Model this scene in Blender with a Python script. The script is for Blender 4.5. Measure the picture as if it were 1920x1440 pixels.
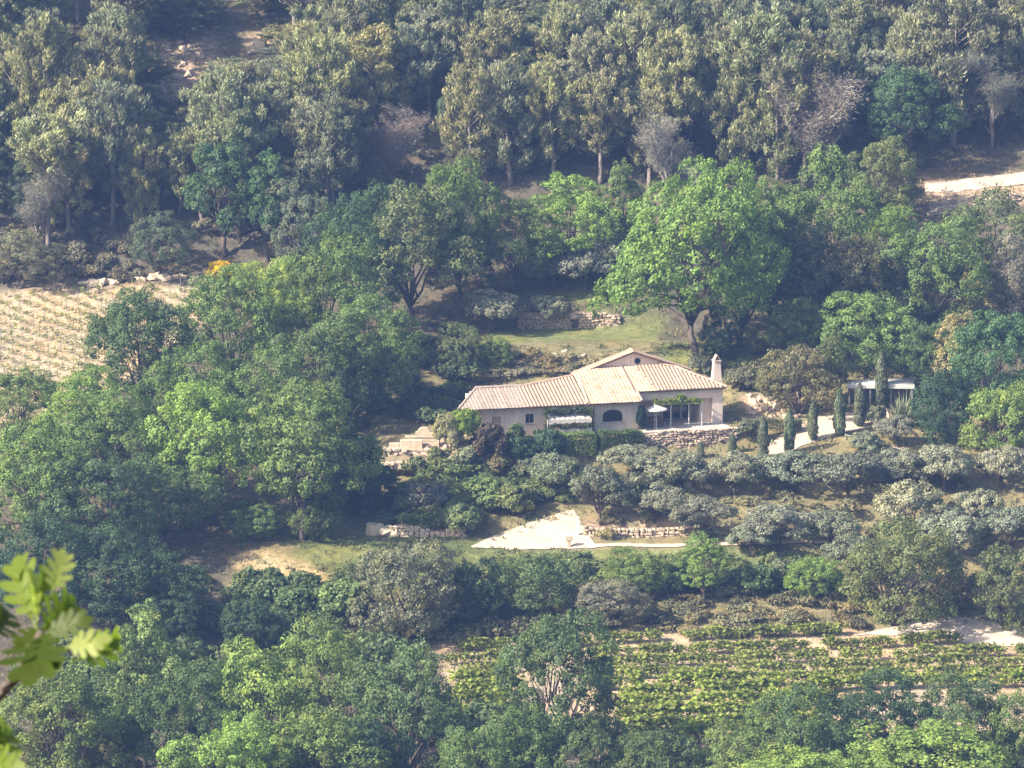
import bpy, bmesh, math, random
import numpy as np
from mathutils import Vector, Matrix

for o in list(bpy.data.objects):
    bpy.data.objects.remove(o)
random.seed(7)
sc = bpy.context.scene
COL = sc.collection
R = math.radians

# ------------------------------------------------------------------ camera
CAM = np.array([0.0, -400.0, 77.8])
PITCH = R(10.43)
FPX = 9050.0                      # focal length in photograph pixels (1920 wide)
cam_d = bpy.data.cameras.new('camera')
cam = bpy.data.objects.new('camera', cam_d)
COL.objects.link(cam)
cam.location = CAM
cam.rotation_euler = (math.pi / 2 - PITCH, 0, 0)
cam_d.sensor_width = 36.0
cam_d.lens = 36.0 * FPX / 1920.0
cam_d.clip_start = 0.1
cam_d.clip_end = 3000
cam_d.dof.use_dof = True
cam_d.dof.focus_distance = 405
cam_d.dof.aperture_fstop = 46
sc.camera = cam

# ------------------------------------------------------------------ light
SUN = Vector((-0.74, -0.33, 0.58)).normalized()      # direction towards the sun
world = bpy.data.worlds.new('World')
sc.world = world
world.use_nodes = True
wn = world.node_tree
sky = wn.nodes.new('ShaderNodeTexSky')
sky.sky_type = 'NISHITA'
sky.sun_disc = False
sky.sun_elevation = math.asin(SUN.z)
sky.sun_rotation = math.atan2(SUN.x, SUN.y)
sky.altitude = 300
sky.dust_density = 4.0
sky.ozone_density = 0.5
bg = wn.nodes['Background']
bg.inputs[1].default_value = 0.115
wn.links.new(sky.outputs[0], bg.inputs[0])
sun_d = bpy.data.lights.new('sun', 'SUN')
sun_d.energy = 5.0

sun_d.angle = R(0.5)
sun_d.color = (1.0, 0.885, 0.73)
sun = bpy.data.objects.new('sun', sun_d)
COL.objects.link(sun)
sun.rotation_euler = SUN.to_track_quat('Z', 'Y').to_euler()
sun.location = (-200, -100, 200)
vs = sc.view_settings
vs.view_transform = 'Standard'
vs.look = 'None'
vs.exposure = 1.18
vs.gamma = 1.0
vs.use_curve_mapping = False
sc.cycles.use_denoising = True
sc.cycles.max_bounces = 5
sc.cycles.diffuse_bounces = 2
sc.cycles.glossy_bounces = 1
sc.cycles.transmission_bounces = 3
sc.cycles.transparent_max_bounces = 6
sc.cycles.volume_bounces = 0
sc.cycles.caustics_reflective = False
sc.cycles.caustics_refractive = False

# ------------------------------------------------------------------ maths
CF = np.array([0, math.cos(PITCH), -math.sin(PITCH)])
CU = np.array([0, math.sin(PITCH), math.cos(PITCH)])


def project(p):
    """world points (n,3) -> photograph pixels u, v and depth"""
    d = np.asarray(p, float) - CAM
    w = d @ CF
    return 960 + FPX * d[..., 0] / w, 720 - FPX * (d @ CU) / w, w


def ray(u, v):
    d = CF + CU * (720 - v) / FPX + np.array([1.0, 0, 0]) * (u - 960) / FPX
    return d / np.linalg.norm(d)


def sstep(a, b, x):
    t = np.clip((x - a) / (b - a), 0, 1)
    return t * t * (3 - 2 * t)


_tab_y = np.arange(-900, 900, 0.25)


def smooth_table(pts, sig):
    ys, zs = zip(*pts)
    t = np.interp(_tab_y, ys, zs)
    k = np.exp(-0.5 * (np.arange(-40, 41) * 0.25 / sig) ** 2)
    k /= k.sum()
    return np.convolve(np.pad(t, 40, mode='edge'), k, mode='valid')


_low = [(-900, 84), (-520, 83), (-408, 76.2), (-395, 73), (-330, 40), (-240, 0), (-180, -22), (-140, -24),
        (-100, -19.5), (-72, -15), (-36, -10.5), (-20, -6.2)]
TAB_S = smooth_table(_low + [(-1.5, -2.0), (8, 0), (14, 1.0), (20, 2.7), (30, 4.9), (36, 6.9), (68, 23.6),
                             (120, 49), (180, 62), (400, 63), (900, 60)], 1.6)
TAB_C = smooth_table(_low + [(-1.5, -2.0), (4, -0.4), (8, 0), (14, 0.0), (20, 2.9), (36, 6.9), (68, 23.6),
                             (120, 49), (180, 62), (400, 63), (900, 60)], 1.0)
PHI = R(14.0)
PIV = (6.2, 0.2)
CPH, SPH = math.cos(PHI), math.sin(PHI)


def to_local(x, y):
    dx, dy = x - PIV[0], y - PIV[1]
    return dx * CPH + dy * SPH, -dx * SPH + dy * CPH


def to_world(X, Y):
    return PIV[0] + X * CPH - Y * SPH, PIV[1] + X * SPH + Y * CPH


def vnoise(x, y, seed=0):
    r = np.random.RandomState(seed)
    z = 0
    for k in range(6):
        a = r.uniform(0, 6.28)
        f = r.uniform(0.6, 1.6)
        z = z + np.sin((x * math.cos(a) + y * math.sin(a)) * f + r.uniform(0, 6.28))
    return z / 6


def height(x, y):
    x = np.asarray(x, float)
    y = np.asarray(y, float)
    s = np.interp(y, _tab_y, TAB_S)
    c = np.interp(y, _tab_y, TAB_C)
    # lawn and the retaining step above it
    lawn = 3.1 + (y - 20) * 0.07
    lw = sstep(18.5, 20.5, y) * (1 - sstep(29.9, 30.2, y))
    c = c * (1 - lw) + lawn * lw
    up = np.maximum(c, 5.25 + (y - 30) * 0.21)
    uw = sstep(30.1, 30.3, y) * (1 - sstep(34, 38, y))
    c = c * (1 - uw) + up * uw
    w = sstep(-9, -5, x) * (1 - sstep(15, 22, x))
    z = s * (1 - w) + c * w
    far = sstep(-60, -90, y) + sstep(70, 100, y)
    z = z + 0.16 * vnoise(x * 0.5, y * 0.5, 3) + 0.5 * vnoise(x * 0.09, y * 0.09, 5) * (
        sstep(34, 44, y) + sstep(-26, -40, y) + sstep(22, 30, np.abs(x))) + far * 2.0 * vnoise(x * 0.02, y * 0.02, 9)
    # valley sides curve up far to the left and right
    z = z + 10 * sstep(90, 400, np.abs(x)) * (1 - sstep(-300, -380, -np.abs(y + 400) - 300)) * 0
    # terraces of the olive grove (steps about 0.5 m)
    tx = sstep(5, 9, x) * (1 - sstep(60, 75, x))
    for yt, hh in ((-7.5, 0.7), (-13.0, 0.8), (-19.2, 0.5)):
        ys = yt + 0.04 * (x - 20) + 0.25 * np.sin(x * 0.35)
        st = sstep(-0.25, 0.25, y - ys) * hh
        rel = np.exp(-((y - ys) / 3.2) ** 2)
        z = z + tx * rel * (st - hh / 2)
    # house pad
    X, Y = to_local(x, y)
    edge = np.where(X > 3.6, sstep(-1.75, -1.45, Y), sstep(-3.2, -1.3, Y))
    pw = edge * (1 - sstep(9.5, 12.5, Y)) * sstep(-13.6, -12.0, X) * (1 - sstep(13.4, 16, X))
    z = z * (1 - pw)
    # fountain terrace to the left of the house
    fw = sstep(-11.4, -10.6, x) * (1 - sstep(-5.6, -4.6, x)) * sstep(-4.6, -3.7, y) * (1 - sstep(2.5, 5, y))
    z = z * (1 - fw) - 0.75 * fw
    # benched track high on the right
    yb = 45.5 + 0.30 * (x - 37)
    bw = sstep(34.5, 36.5, x) * (1 - sstep(80, 90, x)) * sstep(-0.9, -0.5, y - yb) * (1 - sstep(1.5, 3.0, y - yb))
    zb = np.interp(yb, _tab_y, TAB_S) + 0.5
    z = z * (1 - bw) + zb * bw
    return z


def H(x, y):
    return float(height(np.array([x]), np.array([y]))[0])


_ts = np.linspace(310, 620, 3101)


def at(u, v):
    """point of the hillside that is seen at photograph pixel (u, v)"""
    d = ray(u, v)
    P = CAM + d * _ts[:, None]
    g = P[:, 2] - height(P[:, 0], P[:, 1])
    k = int(np.argmax(g < 0))
    if g[k] >= 0:
        k = len(g) - 1
    a = g[k - 1] / (g[k - 1] - g[k] + 1e-9) if k > 0 else 0
    t = _ts[k - 1] + a * (_ts[k] - _ts[k - 1])
    p = CAM + d * t
    return float(p[0]), float(p[1]), float(height(np.array([p[0]]), np.array([p[1]]))[0])


def mpp(y, z):
    """metres per photograph pixel at a point"""
    return ((y - CAM[1]) * CF[1] + (z - CAM[2]) * CF[2]) / FPX


# ------------------------------------------------------------------ object helpers
def link(o, parent=None):
    COL.objects.link(o)
    if parent is not None:
        o.parent = parent
    return o


def tag(o, label=None, cat=None, group=None, kind=None):
    if label:
        o['label'] = label
    if cat:
        o['category'] = cat
    if group:
        o['group'] = group
    if kind:
        o['kind'] = kind
    return o


def empty(name, loc=(0, 0, 0), rz=0, parent=None):
    o = bpy.data.objects.new(name, None)
    o.location = loc
    o.rotation_euler = (0, 0, rz)
    o.empty_display_size = 0.2
    return link(o, parent)


def np_mesh(name, V, F, mat, tone=None, smooth=False):
    """V (n,3), F (m,k) with k = 3 or 4"""
    V = np.ascontiguousarray(V, np.float32)
    F = np.ascontiguousarray(F, np.int32)
    me = bpy.data.meshes.new(name)
    m, k = F.shape
    me.vertices.add(len(V))
    me.vertices.foreach_set('co', V.ravel())
    me.loops.add(m * k)
    me.loops.foreach_set('vertex_index', F.ravel())
    me.polygons.add(m)
    me.polygons.foreach_set('loop_start', np.arange(0, m * k, k, dtype=np.int32))
    if tone is not None:
        a = me.attributes.new('tone', 'FLOAT', 'FACE')
        a.data.foreach_set('value', np.ascontiguousarray(tone, np.float32))
    me.update(calc_edges=True)
    if smooth:
        me.polygons.foreach_set('use_smooth', np.ones(m, bool))
    me.materials.append(mat)
    return me


class MB:
    """collects boxes, prisms and tubes, then builds one mesh object"""

    def __init__(s):
        s.v = []
        s.f = []

    def add(s, v, f):
        n = len(s.v)
        s.v += [tuple(p) for p in v]
        s.f += [tuple(i + n for i in q) for q in f]
        return s

    def box(s, x0, x1, y0, y1, z0, z1):
        v = [(x0, y0, z0), (x1, y0, z0), (x1, y1, z0), (x0, y1, z0), (x0, y0, z1), (x1, y0, z1), (x1, y1, z1), (x0, y1, z1)]
        return s.add(v, [(0, 3, 2, 1), (4, 5, 6, 7), (0, 1, 5, 4), (1, 2, 6, 5), (2, 3, 7, 6), (3, 0, 4, 7)])

    def slab(s, poly, t):
        """planar polygon (list of 3d points, counter-clockwise from above) thickened downwards by t"""
        n = len(poly)
        v = list(poly) + [(p[0], p[1], p[2] - t) for p in poly]
        f = [tuple(range(n)), tuple(range(2 * n - 1, n - 1, -1))]
        for i in range(n):
            j = (i + 1) % n
            f.append((i, i + n, j + n, j))
        return s.add(v, f)

    def tube(s, pts, rad, n=6):
        pts = [Vector(p) for p in pts]
        if not hasattr(rad, '__len__'):
            rad = [rad] * len(pts)
        base = len(s.v)
        for i, p in enumerate(pts):
            a = pts[max(i - 1, 0)]
            b = pts[min(i + 1, len(pts) - 1)]
            d = (b - a).normalized()
            x = d.orthogonal().normalized() if abs(d.z) < 0.9 else Vector((1, 0, 0)).cross(d).normalized()
            y = d.cross(x)
            for k in range(n):
                an = 2 * math.pi * k / n
                s.v.append(tuple(p + (x * math.cos(an) + y * math.sin(an)) * rad[i]))
        for i in range(len(pts) - 1):
            for k in range(n):
                k2 = (k + 1) % n
                s.f.append((base + i * n + k, base + i * n + k2, base + (i + 1) * n + k2, base + (i + 1) * n + k))
        s.f.append(tuple(base + k for k in range(n - 1, -1, -1)))
        s.f.append(tuple(base + (len(pts) - 1) * n + k for k in range(n)))
        return s

    def mesh(s, name, mat, smooth=False):
        me = bpy.data.meshes.new(name)
        me.from_pydata(s.v, [], s.f)
        me.update()
        me.materials.append(mat)
        if smooth:
            for p in me.polygons:
                p.use_smooth = True
        return me

    def build(s, name, mat, parent=None, smooth=False, loc=None, bevel=0):
        me = s.mesh(name, mat, smooth)
        o = bpy.data.objects.new(name, me)
        if loc:
            o.location = loc
        if bevel:
            b = o.modifiers.new('bevel', 'BEVEL')
            b.width = bevel
            b.segments = 2
        return link(o, parent)


# ------------------------------------------------------------------ materials
def mat_new(name):
    m = bpy.data.materials.new(name)
    m.use_nodes = True
    nt = m.node_tree
    p = nt.nodes['Principled BSDF']
    return m, nt, p


def N(nt, t, **kw):
    n = nt.nodes.new(t)
    for k, v in kw.items():
        setattr(n, k, v)
    return n


def mixc(nt, fac, a, b, mode='MIX'):
    n = nt.nodes.new('ShaderNodeMix')
    n.data_type = 'RGBA'
    n.blend_type = mode
    n.clamp_factor = True
    for sock, val in ((n.inputs[0], fac), (n.inputs[6], a), (n.inputs[7], b)):
        if isinstance(val, bpy.types.NodeSocket):
            nt.links.new(val, sock)
        elif isinstance(val, (int, float)):
            sock.default_value = val
        else:
            sock.default_value = (*val[:3], 1)
    return n.outputs[2]


def noise(nt, scale, detail=4, rough=0.6, coord='Object', vec=None):
    n = nt.nodes.new('ShaderNodeTexNoise')
    n.inputs['Scale'].default_value = scale
    n.inputs['Detail'].default_value = detail
    n.inputs['Roughness'].default_value = rough
    if vec is None:
        tc = nt.nodes.new('ShaderNodeTexCoord')
        vec = tc.outputs[coord]
    nt.links.new(vec, n.inputs['Vector'])
    return n


def ramp(nt, fac, lo, hi, c0=(0, 0, 0), c1=(1, 1, 1)):
    r = nt.nodes.new('ShaderNodeValToRGB')
    r.color_ramp.elements[0].position = lo
    r.color_ramp.elements[1].position = hi
    r.color_ramp.elements[0].color = (*c0, 1)
    r.color_ramp.elements[1].color = (*c1, 1)
    nt.links.new(fac, r.inputs[0])
    return r.outputs[0]


def bump(nt, p, h, strength=0.5, dist=0.05):
    b = nt.nodes.new('ShaderNodeBump')
    b.inputs['Strength'].default_value = strength
    b.inputs['Distance'].default_value = dist
    nt.links.new(h, b.inputs['Height'])
    nt.links.new(b.outputs[0], p.inputs['Normal'])


def leaf_material(name, transl=0.32, spread=0.75, warm=(1.22, 1.08, 0.75), rough=0.6):
    """foliage: the object's own colour varied per leaf and in soft patches"""
    m, nt, p = mat_new(name)
    oi = N(nt, 'ShaderNodeObjectInfo')
    at_ = N(nt, 'ShaderNodeAttribute', attribute_name='tone')
    rp = N(nt, 'ShaderNodeMapRange')
    rp.inputs['To Min'].default_value = 1 - spread * 0.75
    rp.inputs['To Max'].default_value = 1 + spread * 0.75
    nt.links.new(at_.outputs['Fac'], rp.inputs['Value'])
    c = mixc(nt, 1.0, oi.outputs['Color'], rp.outputs[0], 'MULTIPLY')
    nz = noise(nt, 0.45, 2)
    ad = N(nt, 'ShaderNodeMath', operation='ADD')
    nt.links.new(nz.outputs['Fac'], ad.inputs[0])
    ad.inputs[1].default_value = 0
    w = ramp(nt, ad.outputs[0], 0.45, 0.72)
    warmc = mixc(nt, 1.0, c, warm, 'MULTIPLY')
    c = mixc(nt, w, c, warmc)
    nt.links.new(c, p.inputs['Base Color'])
    p.inputs['Roughness'].default_value = rough
    p.inputs['Specular IOR Level'].default_value = 0.25
    tr = N(nt, 'ShaderNodeBsdfTranslucent')
    tc = mixc(nt, 1.0, c, (1.1, 1.25, 0.6), 'MULTIPLY')
    nt.links.new(tc, tr.inputs['Color'])
    mx = N(nt, 'ShaderNodeMixShader')
    mx.inputs[0].default_value = transl
    nt.links.new(p.outputs[0], mx.inputs[1])
    nt.links.new(tr.outputs[0], mx.inputs[2])
    nt.links.new(mx.outputs[0], nt.nodes['Material Output'].inputs[0])
    return m


def plain(name, col, rough=0.8, var=0.25, scale=3.0, bstr=0.3, bdist=0.02, col2=None, spec=0.3, lo=0.3, hi=0.7, streak=0.0, objvar=0.0):
    """rough mineral, plaster, wood and metal surfaces with grain and blotches"""
    m, nt, p = mat_new(name)
    n1 = noise(nt, scale, 6)
    c2 = col2 or tuple(c * (1 - var) for c in col)
    f = ramp(nt, n1.outputs['Fac'], lo, hi)
    c = mixc(nt, f, col, c2)
    if streak:
        mp = N(nt, 'ShaderNodeMapping')
        mp.inputs['Scale'].default_value = (3.0, 3.0, 0.35)
        tc = N(nt, 'ShaderNodeTexCoord')
        nt.links.new(tc.outputs['Object'], mp.inputs[0])
        ns = noise(nt, 1.0, 5, 0.65, vec=mp.outputs[0])
        k = 1 - streak
        c = mixc(nt, 1.0, c, ramp(nt, ns.outputs['Fac'], 0.35, 0.65, (k, k * 0.97, k * 0.93), (1, 1, 1)), 'MULTIPLY')
    if objvar:
        oi = N(nt, 'ShaderNodeObjectInfo')
        c = mixc(nt, 1.0, c, ramp(nt, oi.outputs['Random'], 0.0, 1.0, (1 - objvar, 1 - objvar * 1.05, 1 - objvar * 1.1), (1 + objvar * 0.6, 1 + objvar * 0.6, 1 + objvar * 0.6)), 'MULTIPLY')
    nt.links.new(c, p.inputs['Base Color'])
    p.inputs['Roughness'].default_value = rough
    p.inputs['Specular IOR Level'].default_value = spec
    n2 = noise(nt, scale * 6, 4)
    bump(nt, p, n2.outputs['Fac'], bstr, bdist)
    return m


LEAF = leaf_material('broad_leaves')
NEEDLE = leaf_material('pine_needles', 0.25, 0.7, (1.12, 1.05, 0.88))
OLEAF = leaf_material('olive_leaves', 0.2, 0.7, (1.1, 1.05, 0.9), 0.5)
TWIGM = leaf_material('bare_twigs', 0.0, 0.8, (1.1, 0.95, 0.9), 0.9)
VINEM = leaf_material('vine_leaves', 0.4, 0.8, (1.25, 1.12, 0.6))
SCRUBM = leaf_material('scrub_leaves', 0.25, 0.9, (1.4, 1.1, 0.8))
BARK = plain('bark', (0.16, 0.13, 0.11), 0.9, 0.5, 4, 0.8, 0.05)
BARKL = plain('pale_bark', (0.30, 0.26, 0.23), 0.9, 0.4, 4, 0.8, 0.05)
STONE = plain('limestone', (0.60, 0.50, 0.38), 0.95, 0.3, 2.2, 0.6, 0.05, col2=(0.42, 0.33, 0.24))
STONEP = plain('pale_limestone', (0.68, 0.58, 0.44), 0.95, 0.3, 1.6, 0.6, 0.04, col2=(0.50, 0.40, 0.28))
STONER = plain('reddish_stone', (0.58, 0.47, 0.36), 0.95, 0.3, 2.0, 0.6, 0.05, col2=(0.42, 0.32, 0.24))
PLASTER = plain('cream_plaster', (0.84, 0.71, 0.60), 0.9, 0.14, 0.8, 0.25, 0.01, streak=0.16)
PLASTERB = plain('gable_plaster', (0.84, 0.71, 0.60), 0.9, 0.16, 0.9, 0.25, 0.01, streak=0.14)
TILE = plain('clay_tile', (0.53, 0.39, 0.29), 0.85, 0.3, 2.5, 0.4, 0.01, col2=(0.38, 0.27, 0.20), objvar=0.14)
TILEG = plain('weathered_tile', (0.42, 0.34, 0.28), 0.9, 0.3, 1.4, 0.4, 0.01, col2=(0.31, 0.245, 0.205), objvar=0.10)
TILEY = plain('lichened_tile', (0.60, 0.45, 0.31), 0.9, 0.3, 1.3, 0.4, 0.01, col2=(0.40, 0.28, 0.19), lo=0.48, hi=0.70, objvar=0.10)
TILED = plain('tile_bedding', (0.26, 0.17, 0.13), 0.9, 0.3, 2, 0.3, 0.01)
WOODD = plain('dark_wood', (0.10, 0.07, 0.05), 0.7, 0.4, 3, 0.4, 0.01)
WHITE = plain('white_paint', (0.78, 0.76, 0.72), 0.6, 0.08, 2, 0.1, 0.005)
CANVAS = plain('white_canvas', (0.62, 0.58, 0.52), 0.85, 0.12, 2.5, 0.4, 0.03)
SHUTTER = plain('tan_shutter', (0.45, 0.36, 0.28), 0.7, 0.15, 4, 0.2, 0.005)
CONCR = plain('pale_concrete', (0.55, 0.50, 0.44), 0.9, 0.2, 1, 0.3, 0.02)
ROOFW = plain('white_sheet_roof', (0.62, 0.62, 0.60), 0.5, 0.12, 0.8, 0.1, 0.01)
GREYW = plain('grey_boards', (0.28, 0.27, 0.26), 0.8, 0.25, 2, 0.3, 0.01)
m, nt, p = mat_new('dark_glass')
p.inputs['Base Color'].default_value = (0.012, 0.016, 0.022, 1)
p.inputs['Roughness'].default_value = 0.08
p.inputs['Specular IOR Level'].default_value = 0.5
GLASS = m


# ground: colour of each zone stored on the sheet, grain and small relief in the nodes
def ground_material():
    m, nt, p = mat_new('hillside_ground')
    a = N(nt, 'ShaderNodeAttribute', attribute_name='zone')
    n1 = noise(nt, 1.3, 8, 0.7)
    n2 = noise(nt, 0.25, 4, 0.6)
    n3 = noise(nt, 6.0, 6, 0.7)
    f = ramp(nt, n1.outputs['Fac'], 0.35, 0.68)
    dark = mixc(nt, 1.0, a.outputs['Color'], (0.55, 0.58, 0.5), 'MULTIPLY')
    lite = mixc(nt, 1.0, a.outputs['Color'], (1.25, 1.2, 1.15), 'MULTIPLY')
    c = mixc(nt, f, dark, lite)
    f2 = ramp(nt, n2.outputs['Fac'], 0.35, 0.7)
    c2 = mixc(nt, 1.0, c, (1.15, 0.98, 0.8), 'MULTIPLY')
    c = mixc(nt, f2, c, c2)
    f3 = ramp(nt, n3.outputs['Fac'], 0.3, 0.7, (0.7, 0.7, 0.7), (1.15, 1.15, 1.15))
    c = mixc(nt, 1.0, c, f3, 'MULTIPLY')
    nt.links.new(c, p.inputs['Base Color'])
    p.inputs['Roughness'].default_value = 0.95
    p.inputs['Specular IOR Level'].default_value = 0.1
    n4 = noise(nt, 3.5, 8, 0.75)
    bump(nt, p, n4.outputs['Fac'], 0.9, 0.25)
    return m


def dirt_material(name, c0, c1, scale=0.9):
    m, nt, p = mat_new(name)
    n1 = noise(nt, scale, 8, 0.65)
    mp = N(nt, 'ShaderNodeMapping')
    c = mixc(nt, ramp(nt, n1.outputs['Fac'], 0.38, 0.68), c0, c1)
    n2 = noise(nt, 9, 4, 0.7)
    c = mixc(nt, 1.0, c, ramp(nt, n2.outputs['Fac'], 0.3, 0.7, (0.85, 0.85, 0.85), (1.1, 1.1, 1.1)), 'MULTIPLY')
    nt.links.new(c, p.inputs['Base Color'])
    p.inputs['Roughness'].default_value = 0.95
    p.inputs['Specular IOR Level'].default_value = 0.1
    bump(nt, p, n1.outputs['Fac'], 0.6, 0.08)
    return m


GROUND = ground_material()
ROADM = dirt_material('pale_gravel', (0.62, 0.50, 0.38), (0.50, 0.40, 0.30))
TRACKM = dirt_material('pale_track_dirt', (0.62, 0.53, 0.44), (0.46, 0.38, 0.30))

# ------------------------------------------------------------------ ground sheet
xs = np.concatenate([-np.geomspace(560, 62, 26), np.arange(-61, 61.01, 0.55), np.geomspace(62, 560, 26)])
ys = np.concatenate([np.linspace(-600, -425, 14), np.arange(-415, -385, 2.0), np.linspace(-380, -86, 60),
                     np.arange(-84, 84, 0.5), np.geomspace(85, 620, 40)])
GX, GY = np.meshgrid(xs, ys)
GZ = height(GX, GY)
gu, gv, gw = project(np.stack([GX, GY, GZ], -1))


def in_poly(u, v, poly):
    ins = np.zeros(u.shape, bool)
    n = len(poly)
    j = n - 1
    for i in range(n):
        xi, yi = poly[i]
        xj, yj = poly[j]
        c = ((yi > v) != (yj > v)) & (u < (xj - xi) * (v - yi) / (yj - yi + 1e-9) + xi)
        ins ^= c
        j = i
    return ins


def blur(a, n):
    for _ in range(n):
        b = np.pad(a, 1, mode='edge')
        a = (b[1:-1, 1:-1] * 2 + b[:-2, 1:-1] + b[2:, 1:-1] + b[1:-1, :-2] + b[1:-1, 2:]) / 6
    return a


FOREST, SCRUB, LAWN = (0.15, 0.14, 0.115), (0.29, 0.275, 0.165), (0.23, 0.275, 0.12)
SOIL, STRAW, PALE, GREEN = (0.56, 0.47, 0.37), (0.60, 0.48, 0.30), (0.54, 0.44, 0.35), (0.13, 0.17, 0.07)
zone = np.zeros(GX.shape + (3,))
zone[:] = FOREST
near = (np.abs(GX) < 75) & (GY > -90) & (GY < 110)
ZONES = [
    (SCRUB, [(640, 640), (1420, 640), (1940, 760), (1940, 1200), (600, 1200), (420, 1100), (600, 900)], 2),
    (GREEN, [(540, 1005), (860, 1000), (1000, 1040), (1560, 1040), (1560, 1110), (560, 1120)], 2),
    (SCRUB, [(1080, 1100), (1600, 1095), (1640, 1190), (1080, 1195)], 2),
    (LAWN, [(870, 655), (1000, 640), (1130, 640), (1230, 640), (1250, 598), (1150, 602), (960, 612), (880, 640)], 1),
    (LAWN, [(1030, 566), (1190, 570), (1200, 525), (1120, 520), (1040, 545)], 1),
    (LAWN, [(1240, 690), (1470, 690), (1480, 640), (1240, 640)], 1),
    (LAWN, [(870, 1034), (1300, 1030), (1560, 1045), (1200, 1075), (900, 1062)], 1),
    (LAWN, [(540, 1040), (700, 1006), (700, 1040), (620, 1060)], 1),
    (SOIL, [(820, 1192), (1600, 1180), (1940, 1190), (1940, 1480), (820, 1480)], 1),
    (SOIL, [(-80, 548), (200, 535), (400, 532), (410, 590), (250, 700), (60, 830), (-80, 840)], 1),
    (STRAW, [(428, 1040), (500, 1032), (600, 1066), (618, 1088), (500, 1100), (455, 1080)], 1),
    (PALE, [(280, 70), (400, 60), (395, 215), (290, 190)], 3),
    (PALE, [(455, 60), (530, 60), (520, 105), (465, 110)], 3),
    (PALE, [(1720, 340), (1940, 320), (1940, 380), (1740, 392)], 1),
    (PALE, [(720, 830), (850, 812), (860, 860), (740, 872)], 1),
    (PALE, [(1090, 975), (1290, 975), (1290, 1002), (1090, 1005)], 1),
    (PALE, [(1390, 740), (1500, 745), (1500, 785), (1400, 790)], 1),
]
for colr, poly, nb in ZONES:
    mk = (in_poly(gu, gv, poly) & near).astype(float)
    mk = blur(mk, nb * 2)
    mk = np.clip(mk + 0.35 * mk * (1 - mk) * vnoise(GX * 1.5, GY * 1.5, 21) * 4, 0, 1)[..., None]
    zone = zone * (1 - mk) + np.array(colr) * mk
ny, nx = GX.shape
idx = np.arange(ny * nx).reshape(ny, nx)
GF = np.stack([idx[:-1, :-1], idx[:-1, 1:], idx[1:, 1:], idx[1:, :-1]], -1).reshape(-1, 4)
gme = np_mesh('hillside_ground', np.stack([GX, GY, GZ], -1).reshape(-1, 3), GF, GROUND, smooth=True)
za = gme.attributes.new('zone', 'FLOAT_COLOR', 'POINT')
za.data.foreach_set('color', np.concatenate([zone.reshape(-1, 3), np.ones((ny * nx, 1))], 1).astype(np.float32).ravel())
go = link(bpy.data.objects.new('hillside_ground', gme))
tag(go, 'dry grassy and wooded hillside that carries the whole scene', kind='structure')


# ------------------------------------------------------------------ roads and tracks
def resample(pts, n):
    P = np.array(pts, float)
    d = np.concatenate([[0], np.cumsum(np.linalg.norm(np.diff(P, axis=0), axis=1))])
    t = np.linspace(0, d[-1], n)
    return np.stack([np.interp(t, d, P[:, k]) for k in range(P.shape[1])], 1)


def strip(name, A, B, mat, label, n=60, m=10, lift=0.05, seed=0):
    """sheet draped over the ground between two edges given as photograph pixels of ground points"""
    a = resample([at(*p)[:2] for p in A], n)
    b = resample([at(*p)[:2] for p in B], n)
    rs = np.random.RandomState(seed)
    wob = np.convolve(rs.normal(0, 0.22, n + 4), np.ones(5) / 5, 'valid')
    wob2 = np.convolve(rs.normal(0, 0.22, n + 4), np.ones(5) / 5, 'valid')
    a = a + wob[:, None]
    b = b + wob2[:, None]
    t = np.linspace(0, 1, m)[None, :, None]
    P = a[:, None] * (1 - t) + b[:, None] * t
    z = height(P[..., 0], P[..., 1]) + lift
    V = np.concatenate([P, z[..., None]], -1).reshape(-1, 3)
    i = np.arange(n * m).reshape(n, m)
    F = np.stack([i[:-1, :-1], i[1:, :-1], i[1:, 1:], i[:-1, 1:]], -1).reshape(-1, 4)
    e1, e2 = V[F[0, 1]] - V[F[0, 0]], V[F[0, 3]] - V[F[0, 0]]
    if np.cross(e1, e2)[2] < 0:
        F = F[:, ::-1]
    o = link(bpy.data.objects.new(name, np_mesh(name, V, F, mat, smooth=True)))
    return tag(o, label, kind='structure')


strip('gravel_ramp', [(882, 1026), (930, 1004), (1000, 978), (1076, 956)], [(884, 1029), (960, 1031), (1040, 1030), (1120, 1027)],
      ROADM, 'pale gravel ramp climbing to the right below the house', 50, 16, 0.06, 1)
strip('lower_road', [(1110, 1020), (1280, 1019), (1420, 1017), (1560, 1014)], [(1100, 1028), (1280, 1026), (1420, 1023), (1560, 1019)],
      ROADM, 'narrow pale road running right from the gravel ramp', 70, 5, 0.07, 2)
strip('gravel_driveway', [(1422, 850), (1470, 812), (1530, 782), (1660, 768)], [(1450, 868), (1500, 838), (1570, 815), (1670, 798)],
      ROADM, 'pale gravel driveway between the cypresses right of the house', 50, 16, 0.06, 3)
strip('vineyard_track', [(1745, 1160), (1800, 1157), (1860, 1170), (1990, 1175)], [(1600, 1192), (1750, 1192), (1850, 1212), (1990, 1216)],
      TRACKM, 'pale dirt track entering the vineyard from the right', 50, 16, 0.06, 4)
strip('upper_track', [(1732, 346), (1790, 340), (1860, 331), (1990, 315)], [(1732, 364), (1790, 360), (1860, 352), (1990, 337)],
      TRACKM, 'pale track cut into the wooded slope at upper right', 50, 6, 0.07, 5)
strip('grass_path', [(1036, 1052), (1075, 1065), (1112, 1077)], [(1036, 1056), (1075, 1070), (1112, 1082)],
      TRACKM, 'thin pale path through the grass below the road', 30, 4, 0.06, 6)


# ------------------------------------------------------------------ vegetation prototypes
def rdirs(rs, n):
    d = rs.normal(size=(n, 3))
    return d / np.linalg.norm(d, axis=1)[:, None]


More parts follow.
